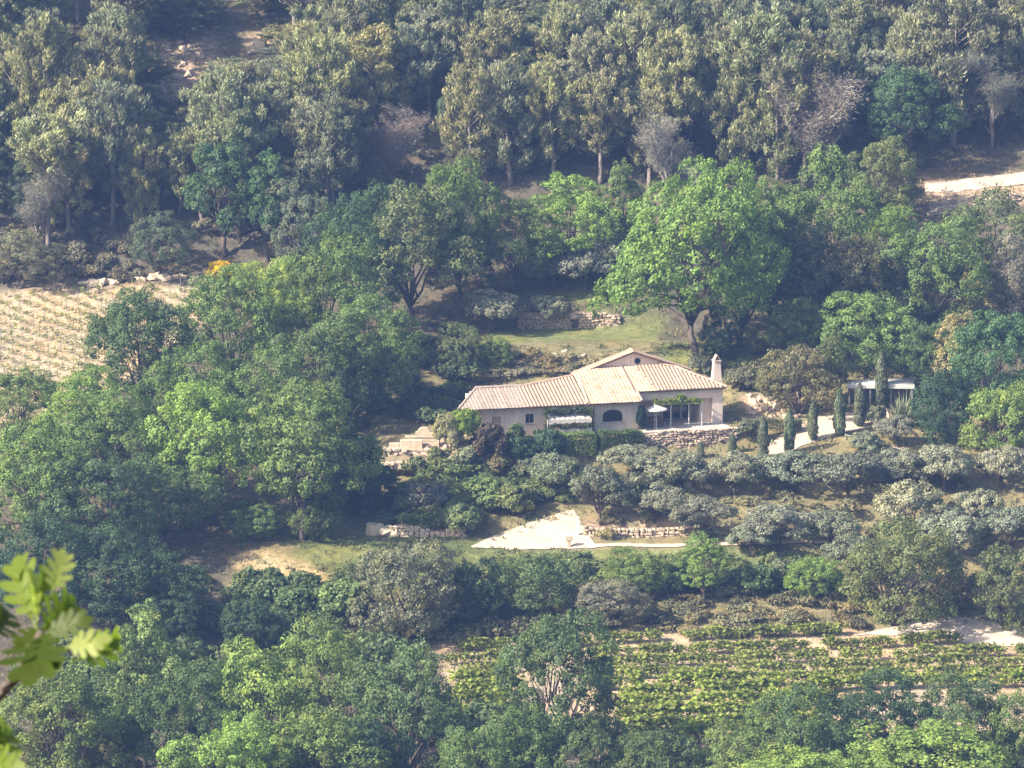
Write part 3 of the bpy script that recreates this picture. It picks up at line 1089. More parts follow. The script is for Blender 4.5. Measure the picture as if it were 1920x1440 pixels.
    # pines that stand out
    ('pine', 70, 35, 345, 120, 'pine', 'tall light pine by the upper left corner beside a dark gap'),
    ('highpine', 232, -110, 168, 150, 'pineg', 'pine with a long bare trunk in the upper left clearing'),
    ('highpine', 88, 210, 475, 150, 'piney', 'pine with light tufted crown and bare trunk on the left edge'),
    ('pine', 150, 165, 400, 80, 'pine', 'slender light pine left of the upper clearing'),
    ('pine', 210, 155, 420, 120, 'pineg', 'pale pine below the long bare trunk'),
    ('pine', 268, 240, 440, 75, 'piney', 'narrow light green pine above the dark gap in the left forest'),
    ('highpine', 625, 190, 402, 140, 'pine', 'pine with pale bare trunk just above the oak band'),
    ('pine', 430, 135, 400, 150, 'pine', 'broad pine below the pale rocks of the upper clearing'),
    ('pine', 585, 60, 330, 130, 'piney', 'yellowish pine right of the pale boulder'),
    ('pine', 690, 50, 260, 170, 'piney', 'broad yellowish pine near the top, left of centre'),
    ('pine', 890, 125, 350, 120, 'piney', 'light pine leaning over the bluish gap in the middle'),
    ('pine', 1040, 118, 340, 110, 'piney', 'light pine above the bright green tree left of the largest one'),
    ('pine', 1052, 8, 210, 80, 'piney', 'narrow light pine touching the top edge near the middle'),
    ('pine', 1180, 25, 280, 150, 'pine', 'broad pine near the top, right of centre'),
    ('pine', 1270, 60, 320, 120, 'piney', 'yellowish pine right of the broad pine near the top'),
    ('pine', 1435, 15, 290, 200, 'pine', 'widest pine on the upper right slope'),
    ('pine', 1590, 0, 200, 140, 'pine', 'pine with hanging tufts near the top right'),
    ('pine', 1790, -20, 270, 190, 'pineg', 'large greyish pine in the upper right corner'),
    ('bare', 1505, 110, 365, 160, 'mauve', 'leafless mauve tree below the widest pine'),
    ('bare', 1860, 90, 280, 140, 'bare', 'leafless grey tree in the upper right corner'),
    ('bare', 1275, 215, 420, 120, 'mauve', 'leafless mauve tree above the left shoulder of the largest tree'),
    ('bare', 735, 205, 370, 130, 'mauve', 'leafless pinkish tree in the bluish gap above the oak band'),
    ('bare', 455, 200, 370, 90, 'bare', 'leafless grey tree between pines and the dark green broadleaf tree'),
    ('bare', 60, 300, 480, 120, 'bare', 'leafless grey tree behind the bare pine trunk on the left'),
]
for t in TREES:
    grp = {'olive': 'olive trees of the grove', 'cypress': 'cypresses by the house', 'bare': 'leafless trees in the forest',
           'pine': 'pines of the upper forest', 'highpine': 'pines of the upper forest'}.get(t[0], G_OAK)
    put(*t, group=grp, rot=0.0 if t[0] == 'bigoak' else None)

# the rest of the upper forest, planted in rows across the slope
CLEAR = [[(285, 85), (520, 75), (520, 110), (400, 185), (300, 190)],
         [(60, 60), (180, 60), (190, 330), (90, 330)], [(640, 240), (860, 240), (860, 330), (640, 380)],
         [(1730, 290), (2000, 270), (2000, 400), (1720, 400)], [(150, 400), (280, 400), (260, 520), (120, 520)]]
ORD = ['first', 'second', 'third', 'fourth', 'fifth', 'sixth', 'seventh', 'eighth', 'ninth', 'tenth', 'eleventh', 'twelfth',
       'thirteenth', 'fourteenth', 'fifteenth', 'sixteenth', 'seventeenth', 'eighteenth', 'nineteenth', 'twentieth',
       'twenty-first', 'twenty-second', 'twenty-third', 'twenty-fourth', 'twenty-fifth', 'twenty-sixth',
       'twenty-seventh', 'twenty-eighth', 'twenty-ninth', 'thirtieth', 'thirty-first', 'thirty-second', 'thirty-third', 'thirty-fourth']
frs = np.random.RandomState(5)
taken = [(t[1], t[3]) for t in TREES]
ROWS = [40, 80, 122, 166, 210, 255, 300, 345, 390, 430]
for ri, vb in enumerate(ROWS):
    n_in_row = {}
    u = -110 + frs.uniform(0, 60)
    while u < 2040:
        v = vb + frs.uniform(-18, 18)
        if vb > 360 and 640 < u < 1660:
            u += 90
            continue
        if vb > 280 and u > 1540:
            u += 90
            continue
        hidden = any(in_poly(np.array([u]), np.array([v]), c)[0] for c in CLEAR)
        near_ = any(abs(u - a) < 32 and abs(v - b) < 20 for a, b in taken)
        if not hidden and not near_:
            k = frs.rand()
            if k < 0.86:
                kind, tint = 'pine', ('pine', 'pineg', 'piney', 'pine', 'pineg')[frs.randint(5)]
                word = 'pine'
            elif k < 0.87:
                kind, tint, word = 'bare', ('bare', 'mauve')[frs.randint(2)], 'leafless tree'
            else:
                kind, tint, word = 'oak', ('pined', 'olived', 'pined')[frs.randint(3)], 'dark broadleaf tree'
            c = n_in_row[word] = n_in_row.get(word, -1) + 1
            hpx = frs.uniform(165, 250) * (0.75 if kind == 'oak' else 1)
            if 235 < u < 420:
                hpx = min(hpx, max(v - 205, 60))
            if 430 < u < 550 and v < 330:
                hpx = min(hpx, max(v - 115, 60))
            put(kind, u, v - hpx, v, frs.uniform(88, 150), tint,
                '%s %s from the left in the %s forest row from top' % (ORD[c], word, ORD[ri]),
                group={'pine': 'pines of the upper forest', 'bare': 'leafless trees in the forest'}.get(kind, 'dark broadleaf trees in the forest'))
            taken.append((u, v))
        u += frs.uniform(58, 92)


# ------------------------------------------------------------------ stones, walls and rocks
def rock_meshes(n, mat, power, name, pts=16, seed=0):
    out = []
    for k in range(n):
        rs = np.random.RandomState(seed + k)
        bm = bmesh.new()
        d = rdirs(rs, pts)
        d = np.sign(d) * np.abs(d) ** power
        d = d / np.max(np.abs(d), axis=1)[:, None] * (0.5 * rs.uniform(0.86, 1.0, (pts, 1)))
        for q in d:
            bm.verts.new(q)
        r = bmesh.ops.convex_hull(bm, input=bm.verts)
        bmesh.ops.delete(bm, geom=list({g for g in r['geom_interior'] + r['geom_unused'] if isinstance(g, bmesh.types.BMVert)}), context='VERTS')
        me = bpy.data.meshes.new(name)
        bm.to_mesh(me)
        bm.free()
        me.materials.append(mat)
        out.append(me)
    return out


BLOCKS = rock_meshes(8, STONE, 0.55, 'stone', 20, 1)
BLOCKSP = rock_meshes(6, STONEP, 0.55, 'stone', 20, 31)
BLOCKSR = rock_meshes(6, STONER, 0.7, 'stone', 18, 61)
ROCKS = rock_meshes(6, STONEP, 1.0, 'rock', 18, 91)


def stone(meshes, rs, parent, loc, dim, rot=None, name='stone'):
    o = bpy.data.objects.new(name, meshes[rs.randint(len(meshes))])
    o.location = loc
    o.scale = dim
    o.rotation_euler = rot if rot is not None else (rs.normal(0, 0.05), rs.normal(0, 0.05), rs.normal(0, 0.06))
    return link(o, parent)


def stone_wall(name, label, cat, A, B, hgt, size, meshes, seed, zfun=None, bulge=0.05, skip=None):
    """coursed rubble wall from A to B (world xy), foot on the ground in front of it"""
    rs = np.random.RandomState(seed)
    A, B = np.array(A, float), np.array(B, float)
    L = np.linalg.norm(B - A)
    d = (B - A) / L
    ang = math.atan2(d[1], d[0])
    nrm = np.array([d[1], -d[0]])           # towards the viewer
    root = empty(name, (A[0], A[1], 0))
    tag(root, label, cat)
    zb = zfun or (lambda s: H(*(A + d * s + nrm * 0.5)))
    # core of small stones and earth set back behind the faces
    mb = MB()
    n = max(4, int(L / 0.8))
    for k in range(n):
        s0, s1 = L * k / n, L * (k + 1) / n
        z0, z1 = zb(s0), zb(s1)
        h0 = hgt(s0) if callable(hgt) else hgt
        h1 = hgt(s1) if callable(hgt) else hgt
        q = []
        for (s_, zz, hh) in ((s0, z0, h0), (s1, z1, h1)):
            for off in (0.02, -0.45):
                p = d * s_ + nrm * off
                q += [(p[0], p[1], zz - 0.3), (p[0], p[1], zz + hh - 0.07)]
        mb.add(q, [(0, 4, 5, 1), (2, 3, 7, 6), (1, 5, 7, 3), (0, 2, 6, 4), (0, 1, 3, 2), (4, 6, 7, 5)])
    mb.build('core', TILED, root)
    z = 0.0
    hm_ = max(hgt(s) for s in np.linspace(0, L, 9)) if callable(hgt) else hgt
    while z < hm_ - 0.05:
        ch = size * rs.uniform(0.55, 0.85)
        s = -rs.uniform(0, size * 0.5)
        while s < L:
            w = size * rs.uniform(0.7, 1.6)
            sm = s + w / 2
            hh = hgt(min(max(sm, 0), L)) if callable(hgt) else hgt
            if z + ch * 0.4 < hh and not (skip and skip(sm, z + ch / 2)):
                p = d * sm + nrm * (0.06 + rs.normal(0, bulge))
                stone(meshes, rs, root, (p[0], p[1], zb(sm) + z + ch / 2 + rs.normal(0, 0.012)),
                      (w * 1.02, size * rs.uniform(0.8, 1.2), ch * rs.uniform(0.95, 1.12)),
                      (rs.normal(0, 0.06), rs.normal(0, 0.05), ang + rs.normal(0, 0.07)))
            s += w
        z += ch * 0.97
    return root


def rock_group(name, label, cat, spots, meshes, seed, part='rock'):
    """spots: u, v, size in metres"""
    rs = np.random.RandomState(seed)
    x0, y0, z0 = at(spots[0][0], spots[0][1])
    root = empty(name, (x0, y0, z0))
    tag(root, label, cat)
    for (u, v, s) in spots:
        x, y, z = at(u, v)
        stone(meshes, rs, root, (x - x0, y - y0, z - z0 + s * 0.15), (s * rs.uniform(0.9, 1.5), s * rs.uniform(0.8, 1.2), s * rs.uniform(0.5, 0.8)),
              (rs.normal(0, 0.15), rs.normal(0, 0.15), rs.uniform(0, 6.28)), part)
    return root


A = to_world(4.4, -1.62)
B = to_world(12.6, -1.62)
stone_wall('terrace_wall', 'reddish rubble retaining wall under the covered terrace of the house', 'wall', A, B,
           lambda s: 2.05 - 0.5 * math.exp(-(s / 0.8) ** 2), 0.30, BLOCKSR, 3, zfun=lambda s: -2.0)
A, B = (0.6, 29.75), (9.6, 30.0)
wl = stone_wall('upper_garden_wall', 'pale stone retaining wall between the lawn and the upper lawn', 'wall', A, B,
                lambda s: 1.45 + 0.12 * math.sin(s * 1.3), 0.33, BLOCKS, 5, zfun=lambda s: 3.75,
                skip=lambda s, z: 4.75 < s < 5.35 and z < 0.95)
MB().box(4.79, 5.31, -0.02, 0.12, 3.6, 4.72).build('niche', WOODD, wl)
MB().box(4.7, 5.4, -0.28, 0.02, 4.72, 4.92).build('lintel', STONE, wl, bevel=0.02)
a = at(722, 1003)
b = at(872, 1004)
stone_wall('lower_wall', 'low pale rubble wall at the edge of the grass left of the gravel ramp', 'wall', a[:2], b[:2],
           lambda s: 0.75 + 0.25 * math.sin(s * 1.1), 0.34, BLOCKSP, 7)
a = at(1095, 1004)
b = at(1288, 1003)
stone_wall('roadside_wall', 'rubble bank along the lower road under the olive trees', 'wall', a[:2], b[:2],
           lambda s: 0.85 - 0.03 * s, 0.36, BLOCKS, 9)
a = at(1738, 392)
b = at(1935, 372)
stone_wall('track_wall', 'pale stone wall holding up the track at upper right', 'wall', a[:2], b[:2],
           lambda s: 0.9 + 0.15 * math.sin(s), 0.36, BLOCKSP, 10)
rr = np.random.RandomState(12)
rock_group('rockery', 'bank of reddish boulders below the brownish dome right of the house', 'rockery',
           [(rr.uniform(1405, 1505), rr.uniform(742, 786), rr.uniform(0.35, 0.75)) for k in range(55)], BLOCKSR, 12, 'boulder')
rock_group('rock_outcrop', 'pale broken rocks in the clearing at upper left', 'rocks',
           [(rr.uniform(285, 400), rr.uniform(70, 215), rr.uniform(0.3, 0.95)) for k in range(60)], BLOCKS, 13)
rock_group('pale_crag', 'pale crag right of the clearing among the upper left pines', 'rocks',
           [(490, 95, 1.9), (478, 88, 1.0), (503, 92, 1.1), (520, 80, 0.8), (470, 100, 0.7)], ROCKS, 14)
rock_group('boulder_bank', 'line of pale boulders along the top of the left vineyard', 'boulders',
           [(160 + k * 8.5 + rr.uniform(-4, 4), 536 - 14 * math.sin(k / 30 * 3.1) + rr.uniform(-5, 5), rr.uniform(0.4, 0.95)) for k in range(30)],
           ROCKS, 15, 'boulder')
rock_group('leaning_slabs', 'big pale slabs leaning at the left end of the lower wall', 'rocks',
           [(703, 998, 1.5), (722, 1000, 1.2), (738, 1002, 0.9)], ROCKS, 16, 'slab')
rock_group('hillside_rocks', 'pale loose rocks on the bank behind the house roof', 'rocks',
           [(rr.uniform(900, 1110), rr.uniform(655, 700), rr.uniform(0.25, 0.6)) for k in range(26)], ROCKS, 17)
rock_group('garden_edging', 'pale edging stones curving below the dark bushes left of the hedge', 'edging',
           [(850 + k * 7, 885 + 5 * math.sin(k * 0.35) + rr.uniform(-2, 2), rr.uniform(0.25, 0.45)) for k in range(22)], ROCKS, 18, 'stone')
rock_group('grove_rocks', 'pale rocks scattered between the olive trees', 'rocks',
           [(rr.uniform(1180, 1340), rr.uniform(905, 950), rr.uniform(0.3, 0.7)) for k in range(22)], ROCKS, 19)

# ------------------------------------------------------------------ the house
house = empty('house', (PIV[0], PIV[1], 0), PHI)
tag(house, 'long cream plastered country house with low tiled roofs and a chimney', 'house')


def wall(name, P0, P1, outline, holes, mat, parent, th=0.25):
    P0, P1 = Vector((*P0, 0)), Vector((*P1, 0))
    d = (P1 - P0).normalized()
    inn = Vector((-d.y, d.x, 0))
    bm = bmesh.new()
    edges = []
    for loop in [outline] + holes:
        vv = [bm.verts.new(P0 + d * s + Vector((0, 0, z))) for s, z in loop]
        for i in range(len(vv)):
            edges.append(bm.edges.new((vv[i], vv[(i + 1) % len(vv)])))
    bmesh.ops.triangle_fill(bm, use_beauty=True, use_dissolve=False, edges=edges)
    r = bmesh.ops.extrude_face_region(bm, geom=list(bm.faces))
    bmesh.ops.translate(bm, verts=[g for g in r['geom'] if isinstance(g, bmesh.types.BMVert)], vec=inn * th)
    bmesh.ops.recalc_face_normals(bm, faces=list(bm.faces))
    me = bpy.data.meshes.new(name)
    bm.to_mesh(me)
    bm.free()
    me.materials.append(mat)
    return link(bpy.data.objects.new(name, me), parent)


def rect(s0, s1, z0, z1):
    return [(s0, z0), (s1, z0), (s1, z1), (s0, z1)]


P0, P1 = (-10.7, 0.95), (-5.9, 0.02)
LL = math.dist(P0, P1)
wall('wall', P0, P1, rect(0, LL, -0.3, 2.62), [rect(2.75, 3.5, 0.85, 1.62)], PLASTER, house)
ang = math.atan2(P1[1] - P0[1], P1[0] - P0[0])
w = MB().box(2.75, 3.5, 0.07, 0.12, 0.85, 1.62).build('shutter', SHUTTER, house)
w.location = (*P0, 0)
w.rotation_euler.z = ang
for k in range(6):
    q = MB().box(2.80, 3.45, 0.05, 0.075, 0.90 + k * 0.118, 0.985 + k * 0.118).build('slat', SHUTTER, w)
arch = [(7.4, 0.78), (9.15, 0.78)] + [(8.275 + 0.875 * math.cos(t), 1.34 + 0.5 * math.sin(t)) for t in np.linspace(0, math.pi, 13)]
wall('wall', (-5.9, 0), (4.6, 0), rect(0, 10.5, -0.3, 2.62), [rect(0.68, 1.42, 0.98, 1.8), arch], PLASTER, house)


def window(x0, x1, z0, z1, y, mull=1):
    f = MB()
    t = 0.06
    f.box(x0, x1, y, y + 0.06, z0, z0 + t).box(x0, x1, y, y + 0.06, z1 - t, z1)
    f.box(x0, x0 + t, y, y + 0.06, z0 + t, z1 - t).box(x1 - t, x1, y, y + 0.06, z0 + t, z1 - t)
    for k in range(mull):
        c = x0 + (x1 - x0) * (k + 1) / (mull + 1)
        f.box(c - t / 2, c + t / 2, y + 0.002, y + 0.058, z0 + t, z1 - t)
    o = f.build('window', GREYW, house)
    for k in range(mull + 1):
        a0 = x0 + (x1 - x0) * k / (mull + 1) + t * 0.5
        a1 = x0 + (x1 - x0) * (k + 1) / (mull + 1) - t * 0.5
        MB().box(a0, a1, y + 0.03, y + 0.04, z0 + t, z1 - t).build('pane', GLASS, o)
    return o


wo = window(-5.22, -4.48, 0.98, 1.8, 0.10, 1)
MB().box(-5.34, -4.36, -0.10, 0.10, 0.90, 0.975).build('sill', CONCR, wo, bevel=0.01)
# arched window
f = MB()
pts = [(x - 5.9, 0.16, z) for x, z in arch]
f.tube(pts + [pts[0]], 0.035, 5)
for xm in (1.9, 2.85):
    f.tube([(xm, 0.16, 0.78), (xm, 0.16, 1.76)], 0.025, 4)
wo = f.build('window', WOODD, house)
mp = MB()
gl = [(x - 5.9, 0.19, z) for x, z in arch]
mp.add(gl, [tuple(range(len(gl)))]).build('pane', GLASS, wo)
MB().box(1.35, 3.40, -0.10, 0.10, 0.69, 0.772).build('sill', CONCR, wo, bevel=0.01)
# body of the house
wall('wall', (4.6, 0.25), (4.6, 3.8), rect(0, 3.55, -0.3, 3.0), [], PLASTER, house, -0.25)
wall('wall', (4.85, 3.8), (12.2, 3.8), rect(0, 7.35, -0.3, 3.4), [rect(2.95, 5.45, -0.05, 2.1)], PLASTER, house)
dr = MB()
for k in range(4):
    c = 7.8 + 2.5 * k / 3
    dr.box(c - 0.045, c + 0.045, 3.76, 3.88, 0, 2.05)
dr.box(7.75, 10.35, 3.765, 3.875, 2.05, 2.12).box(7.75, 10.35, 3.765, 3.875, -0.03, 0.06)
dro = dr.build('glass_door', WHITE, house)
for k in range(3):
    c = 7.8 + 2.5 * k / 3
    MB().box(c + 0.05, c + 0.78, 3.80, 3.82, 0.06, 2.05).build('pane', GLASS, dro)
MB().box(4.62, 12.45, 1.25, 1.50, 2.22, 3.14).build('fascia', PLASTERB, house)
MB().box(11.55, 12.44, 1.255, 1.85, -0.2, 2.218).build('pillar', PLASTER, house)
MB().box(10.55, 11.55, 1.75, 1.95, -0.2, 2.218).build('wall', PLASTER, house)
MB().box(10.55, 10.75, 1.95, 3.8, -0.2, 2.218).build('wall', PLASTER, house)
MB().box(12.2, 12.43, 1.85, 7.0, -0.2, 3.1).build('wall', PLASTER, house)
MB().box(4.62, 12.2, 1.52, 3.8, 2.30, 2.42).build('porch_ceiling', PLASTER, house)
MB().box(4.62, 12.5, -1.45, 3.8, -0.06, 0.02).build('terrace_floor', CONCR, house)
MB().box(-8.4, 12.2, 6.75, 7.0, -0.2, 2.6).build('wall', PLASTER, house)
MB().box(-8.8, -8.55, 1.1, 6.75, -0.2, 2.5).build('wall', PLASTER, house)
# upper gable with round vent
cv = [(6.0 - 0.8 + 0.28 * math.cos(t), 4.93 + 0.28 * math.sin(t)) for t in np.linspace(0, 2 * math.pi, 15)[:-1]]
wall('gable_wall', (0.8, 5.3), (10.3, 5.3), [(0, 0), (9.5, 0), (9.5, 3.95), (4.8, 5.62), (0, 3.95)], [cv], PLASTERB, house, 0.22)
vo = MB().tube([(0.8 + x, 5.28, z) for x, z in cv + cv[:1]], 0.035, 5).build('round_window', SHUTTER, house)
MB().add([(0.8 + x, 5.36, z) for x, z in cv], [tuple(range(len(cv)))]).build('pane', GLASS, vo)

# roofs: a bed slab with courses of barrel tiles laid on it
zR1 = lambda Y: 2.50 + 0.325 * (Y + 0.55)
zR2 = lambda Y: 2.55 + 0.335 * (Y + 0.65)
zR3 = lambda Y: zR2(Y) + 0.004


def tile_course(X, y0, y1, zf, mat, parent, rs, w=0.30, step=0.42, arch_=0.36, lap=0.016):
    """one course of overlapping half-round tiles running up the slope"""
    if y1 - y0 < 0.25:
        return
    mb = MB()
    n = max(1, int(round((y1 - y0) / step)))
    lift0 = rs.normal(0, 0.006)
    for k in range(n):
        a = y0 + (y1 - y0) * k / n - (0.02 if k else 0.0)
        b = y0 + (y1 - y0) * (k + 1) / n
        v = []
        for (yy, rr_, up) in ((a, 1.0, lap), (b, 0.92, 0.0)):
            for t in np.linspace(0, math.pi, 6):
                v.append((X + math.cos(t) * w * 0.5 * rr_, yy, zf(yy) + up + lift0 + math.sin(t) * w * arch_ * rr_ + rs.normal(0, 0.003)))
        mb.add(v, [(i, i + 6, i + 7, i + 1) for i in range(5)] + [(0, 1, 2, 3, 4, 5)])
    o = mb.build('tile_course', mat, parent)
    return o


trs = np.random.RandomState(3)


def roof(name, poly, zf, mat=TILED, t=0.14):
    return MB().slab([(x, y, zf(y)) for x, y in poly], t).build(name, mat, house)


r1 = roof('roof', [(-11.1, -0.35), (0.05, -0.55), (0.6, 4.5), (-4.5, 3.0), (-8.8, 3.0)], zR1)
r1['label'] = 'low tiled roof of the left wing, weathered grey on the left'
X = -10.95
while X < 0.2:
    ytop = 3.0
    if X < -8.8:
        ytop = -0.35 + (X + 11.1) / 2.3 * 3.35
    elif X > -4.5:
        ytop = 3.0 + (X + 4.5) / 5.1 * 1.5
    tile_course(X, -0.62, ytop, zR1, TILEG if X < -5.2 else TILE, r1, trs, 0.312 if X < -5.2 else 0.26, arch_=0.14 if X < -5.2 else 0.40)
    X += 0.31
MB().slab([(-8.8, 3.02, 3.58), (-4.5, 3.02, 3.58), (0.6, 4.52, 4.07), (0.6, 7.4, 2.6), (-8.2, 7.2, 2.4)], 0.12).build('roof_back', TILEG, house)
MB().slab([(-11.1, -0.35, 2.56), (-8.8, 3.0, 3.62), (-8.3, 7.2, 2.4)], 0.12).build('roof_hip', TILEG, house)
r2 = roof('roof', [(0.06, -0.65), (4.75, -0.65), (4.75, 5.28), (2.6, 5.28), (0.45, 4.5)], zR2)
r2['label'] = 'golden lichened tiled roof in the middle of the house'
X = 0.2
while X < 4.75:
    ytop = 5.2 if X > 2.6 else 4.45 + (X - 0.3) / 2.3 * 0.8
    tile_course(X, -0.72, ytop, zR2, TILEY, r2, trs, 0.307, arch_=0.13)
    X += 0.305
r3 = roof('roof', [(4.76, 1.0), (12.7, 1.0), (9.2, 4.75), (7.9, 5.28), (4.76, 5.28)], zR3)
r3['label'] = 'tiled roof over the terrace, striped on its right part'
X = 4.92
while X < 12.55:
    ytop = 5.2 if X < 7.8 else (5.2 - (X - 7.8) / 1.4 * 0.5 if X < 9.2 else 4.7 - (X - 9.2) / 3.5 * 3.75)
    if X < 6.7:
        ys_ = 0.92 + max(0.0, (6.7 - X)) / 1.0 * 4.0
        tile_course(X, 0.92, min(ys_, ytop), zR3, TILEY, r3, trs, 0.307, arch_=0.13)
        if ys_ < ytop - 0.3:
            tile_course(X, ys_ + 0.05, ytop, zR3, TILE, r3, trs, 0.29)
    else:
        tile_course(X, 0.92, ytop, zR3, TILE, r3, trs, 0.26, arch_=0.42)
    X += 0.305
MB().slab([(9.2, 4.77, 4.36), (12.7, 1.0, 3.1), (12.7, 7.3, 3.0)], 0.12).build('roof_hip', TILE, house)
MB().slab([(7.9, 5.3, 4.5), (9.2, 4.77, 4.36), (12.7, 7.3, 3.0), (7.9, 7.3, 3.6)], 0.12).build('roof_back', TILE, house)


def ridge_tiles(pts, mat, parent, w=0.2, step=0.42, name='ridge_tile'):
    """separate half-round caps along a ridge, hip or verge"""
    P = resample(pts, max(2, int(math.dist(pts[0], pts[-1]) / step) + 1))
    for a, b in zip(P[:-1], P[1:]):
        a, b = Vector(a), Vector(b)
        d = (b - a).normalized()
        sd = Vector((0, 0, 1)).cross(d).normalized()
        up = d.cross(sd)
        v = []
        for (q, r_) in ((a - d * 0.03, w), (b + d * 0.03, w * 0.86)):
            for t in np.linspace(0, math.pi, 6):
                v.append(tuple(q + sd * math.cos(t) * r_ + up * math.sin(t) * r_ * 0.75))
        MB().add(v, [(i, i + 1, i + 7, i + 6) for i in range(5)] + [(5, 4, 3, 2, 1, 0), (6, 7, 8, 9, 10, 11)]).build(name, mat, parent)


ridge_tiles([(-8.8, 3.0, 3.66), (-4.5, 3.0, 3.66)], TILEG, r1)
ridge_tiles([(-4.5, 3.0, 3.67), (0.6, 4.5, 4.15)], TILE, r1)
ridge_tiles([(-11.1, -0.4, 2.58), (-8.8, 3.0, 3.66)], TILEG, r1, 0.13)
ridge_tiles([(0.05, -0.6, 2.62), (0.5, 4.4, 4.20)], TILEY, r2, 0.12)
ridge_tiles([(12.7, 0.95, 3.18), (9.2, 4.75, 4.43)], TILE, r3, 0.14)
ridge_tiles([(7.9, 5.26, 4.62), (9.2, 4.75, 4.43)], TILE, r3, 0.12)
ridge_tiles([(4.75, -0.68, 2.64), (4.75, 0.9, 3.16)], TILEY, r2, 0.12, 0.42, 'verge_tile')
# roof of the upper gable
ur = MB().slab([(5.6, 5.05, 5.78), (5.6, 6.2, 5.78), (0.3, 6.2, 3.93), (0.3, 5.05, 3.93)], 0.13).slab(
    [(5.603, 5.05, 5.78), (10.75, 5.05, 3.96), (10.75, 6.2, 3.96), (5.603, 6.2, 5.78)], 0.13).build('roof', TILED, house)
ridge_tiles([(0.3, 5.12, 3.97), (5.6, 5.12, 5.82)], TILEY, ur, 0.13, 0.36, 'verge_tile')
ridge_tiles([(10.75, 5.12, 4.0), (5.6, 5.12, 5.82)], TILE, ur, 0.13, 0.36, 'verge_tile')
ridge_tiles([(5.6, 5.1, 5.84), (5.6, 6.2, 5.84)], TILE, ur, 0.16)
for yy in (5.5, 5.8, 6.08):
    for sgn, xe, ze in ((-1, 0.35, 3.93), (1, 10.7, 3.96)):
        MB().tube([(5.6 + sgn * 0.15, yy, 5.76), ((5.6 + xe) / 2, yy, (5.80 + ze) / 2 + 0.02), (xe, yy, ze + 0.03)], 0.12, 6).build('tile_course', TILE, ur)
# chimney
ch = MB()
prof = [(0.0, 0.42, 0.36), (3.3, 0.40, 0.34), (4.3, 0.31, 0.30), (5.0, 0.28, 0.28)]
v, fcs = [], []
for z, a, b in prof:
    v += [(12.55 - a, 3.6 - b, z), (12.55 + a, 3.6 - b, z), (12.55 + a, 3.6 + b, z), (12.55 - a, 3.6 + b, z)]
for k in range(3):
    for i in range(4):
        j = (i + 1) % 4
        fcs.append((4 * k + i, 4 * k + j, 4 * k + 4 + j, 4 * k + 4 + i))
fcs.append((12, 13, 14, 15))
cho = ch.add(v, fcs).build('chimney', PLASTERB, house)
cp = MB()
for sx in (-1, 1):
    cp.add([(12.55 + sx * 0.30, 3.3, 5.02), (12.55 + sx * 0.22, 3.3, 5.02), (12.55 + sx * 0.0, 3.3, 5.44), (12.55 + sx * 0.02, 3.3, 5.52),
            (12.55 + sx * 0.30, 3.9, 5.02), (12.55 + sx * 0.22, 3.9, 5.02), (12.55 + sx * 0.0, 3.9, 5.44), (12.55 + sx * 0.02, 3.9, 5.52)],
           [(0, 1, 2, 3), (4, 7, 6, 5), (0, 3, 7, 4), (1, 5, 6, 2), (0, 4, 5, 1)])
cp.build('chimney_cap', TILE, cho)
MB().box(12.2, 12.9, 3.24, 3.96, 4.97, 5.02).build('chimney_ledge', PLASTERB, cho)


def leaves_in(rs, P, size, mat, name, parent=None, loc=None, color=(0.1, 0.15, 0.04), up=0.35, narrow=0.6):
    n = len(P)
    nn = unit(rdirs(rs, n) + np.array([0, -0.3, up]))
    s = size * rs.uniform(0.6, 1.4, n)
    V, F = leaf_quads(rs, P, nn, s, s * narrow)
    o = bpy.data.objects.new(name, np_mesh(name, V, F, mat, rs.rand(n)))
    o.color = (*color, 1)
    if loc is not None:
        o.location = loc
    return link(o, parent)


def hplace(X, Y, Z):
    x, y = to_world(X, Y)
    return (x, y, Z)


# awning with creeper in front of the left wing
aw = empty('awning', hplace(-1.75, 0, 0), PHI)
tag(aw, 'white canvas awning with scalloped edge between the square and arched windows', 'awning')
n = 33
v, fcs = [], []
for i in range(n):
    x = -1.95 + 3.9 * i / (n - 1)
    sag = 0.03 * math.sin(i * 1.7)
    sc_ = 0.10 * abs(math.sin(i / (n - 1) * math.pi * 7))
    v += [(x, -0.05, 1.98), (x, -0.75, 1.72 + sag), (x, -1.35, 1.45 + sag), (x, -1.38, 1.16 - sc_)]
for i in range(n - 1):
    for k in range(3):
        a0 = 4 * i + k
        fcs.append((a0, a0 + 1, a0 + 5, a0 + 4))
co = MB().add(v, fcs).build('canopy', CANVAS, aw)
sm = co.modifiers.new('solid', 'SOLIDIFY')
sm.thickness = 0.012
for sx in (-1.9, 1.9):
    MB().tube([(sx, -1.36, 0), (sx, -1.36, 1.45)], 0.03, 6).build('post', WHITE, aw)
MB().box(-1.95, 1.95, -1.52, -1.40, 0.0, 0.62).build('parapet', CANVAS, aw)
rs = np.random.RandomState(40)
vine = empty('climbing_vine', hplace(-1.75, -0.5, 0), PHI)
tag(vine, 'dark creeper trained along the wall above the white awning', 'creeper')
t = rs.uniform(-2.15, 2.2, 2600)
P = np.stack([t, -0.35 + rs.normal(0, 0.16, len(t)), 2.08 + 0.10 * np.sin(t * 3.0) + rs.normal(0, 0.13, len(t))], 1)
t2 = rs.uniform(-2.0, 2.0, 900)
P2 = np.stack([t2, -0.95 + rs.normal(0, 0.08, len(t2)), 0.85 + 0.12 * np.sin(t2 * 4) + rs.normal(0, 0.09, len(t2))], 1)
t3 = rs.uniform(0, 2.2, 700)
P3 = np.stack([2.0 + rs.normal(0, 0.10, 700), -0.7 + rs.normal(0, 0.1, 700), t3], 1)
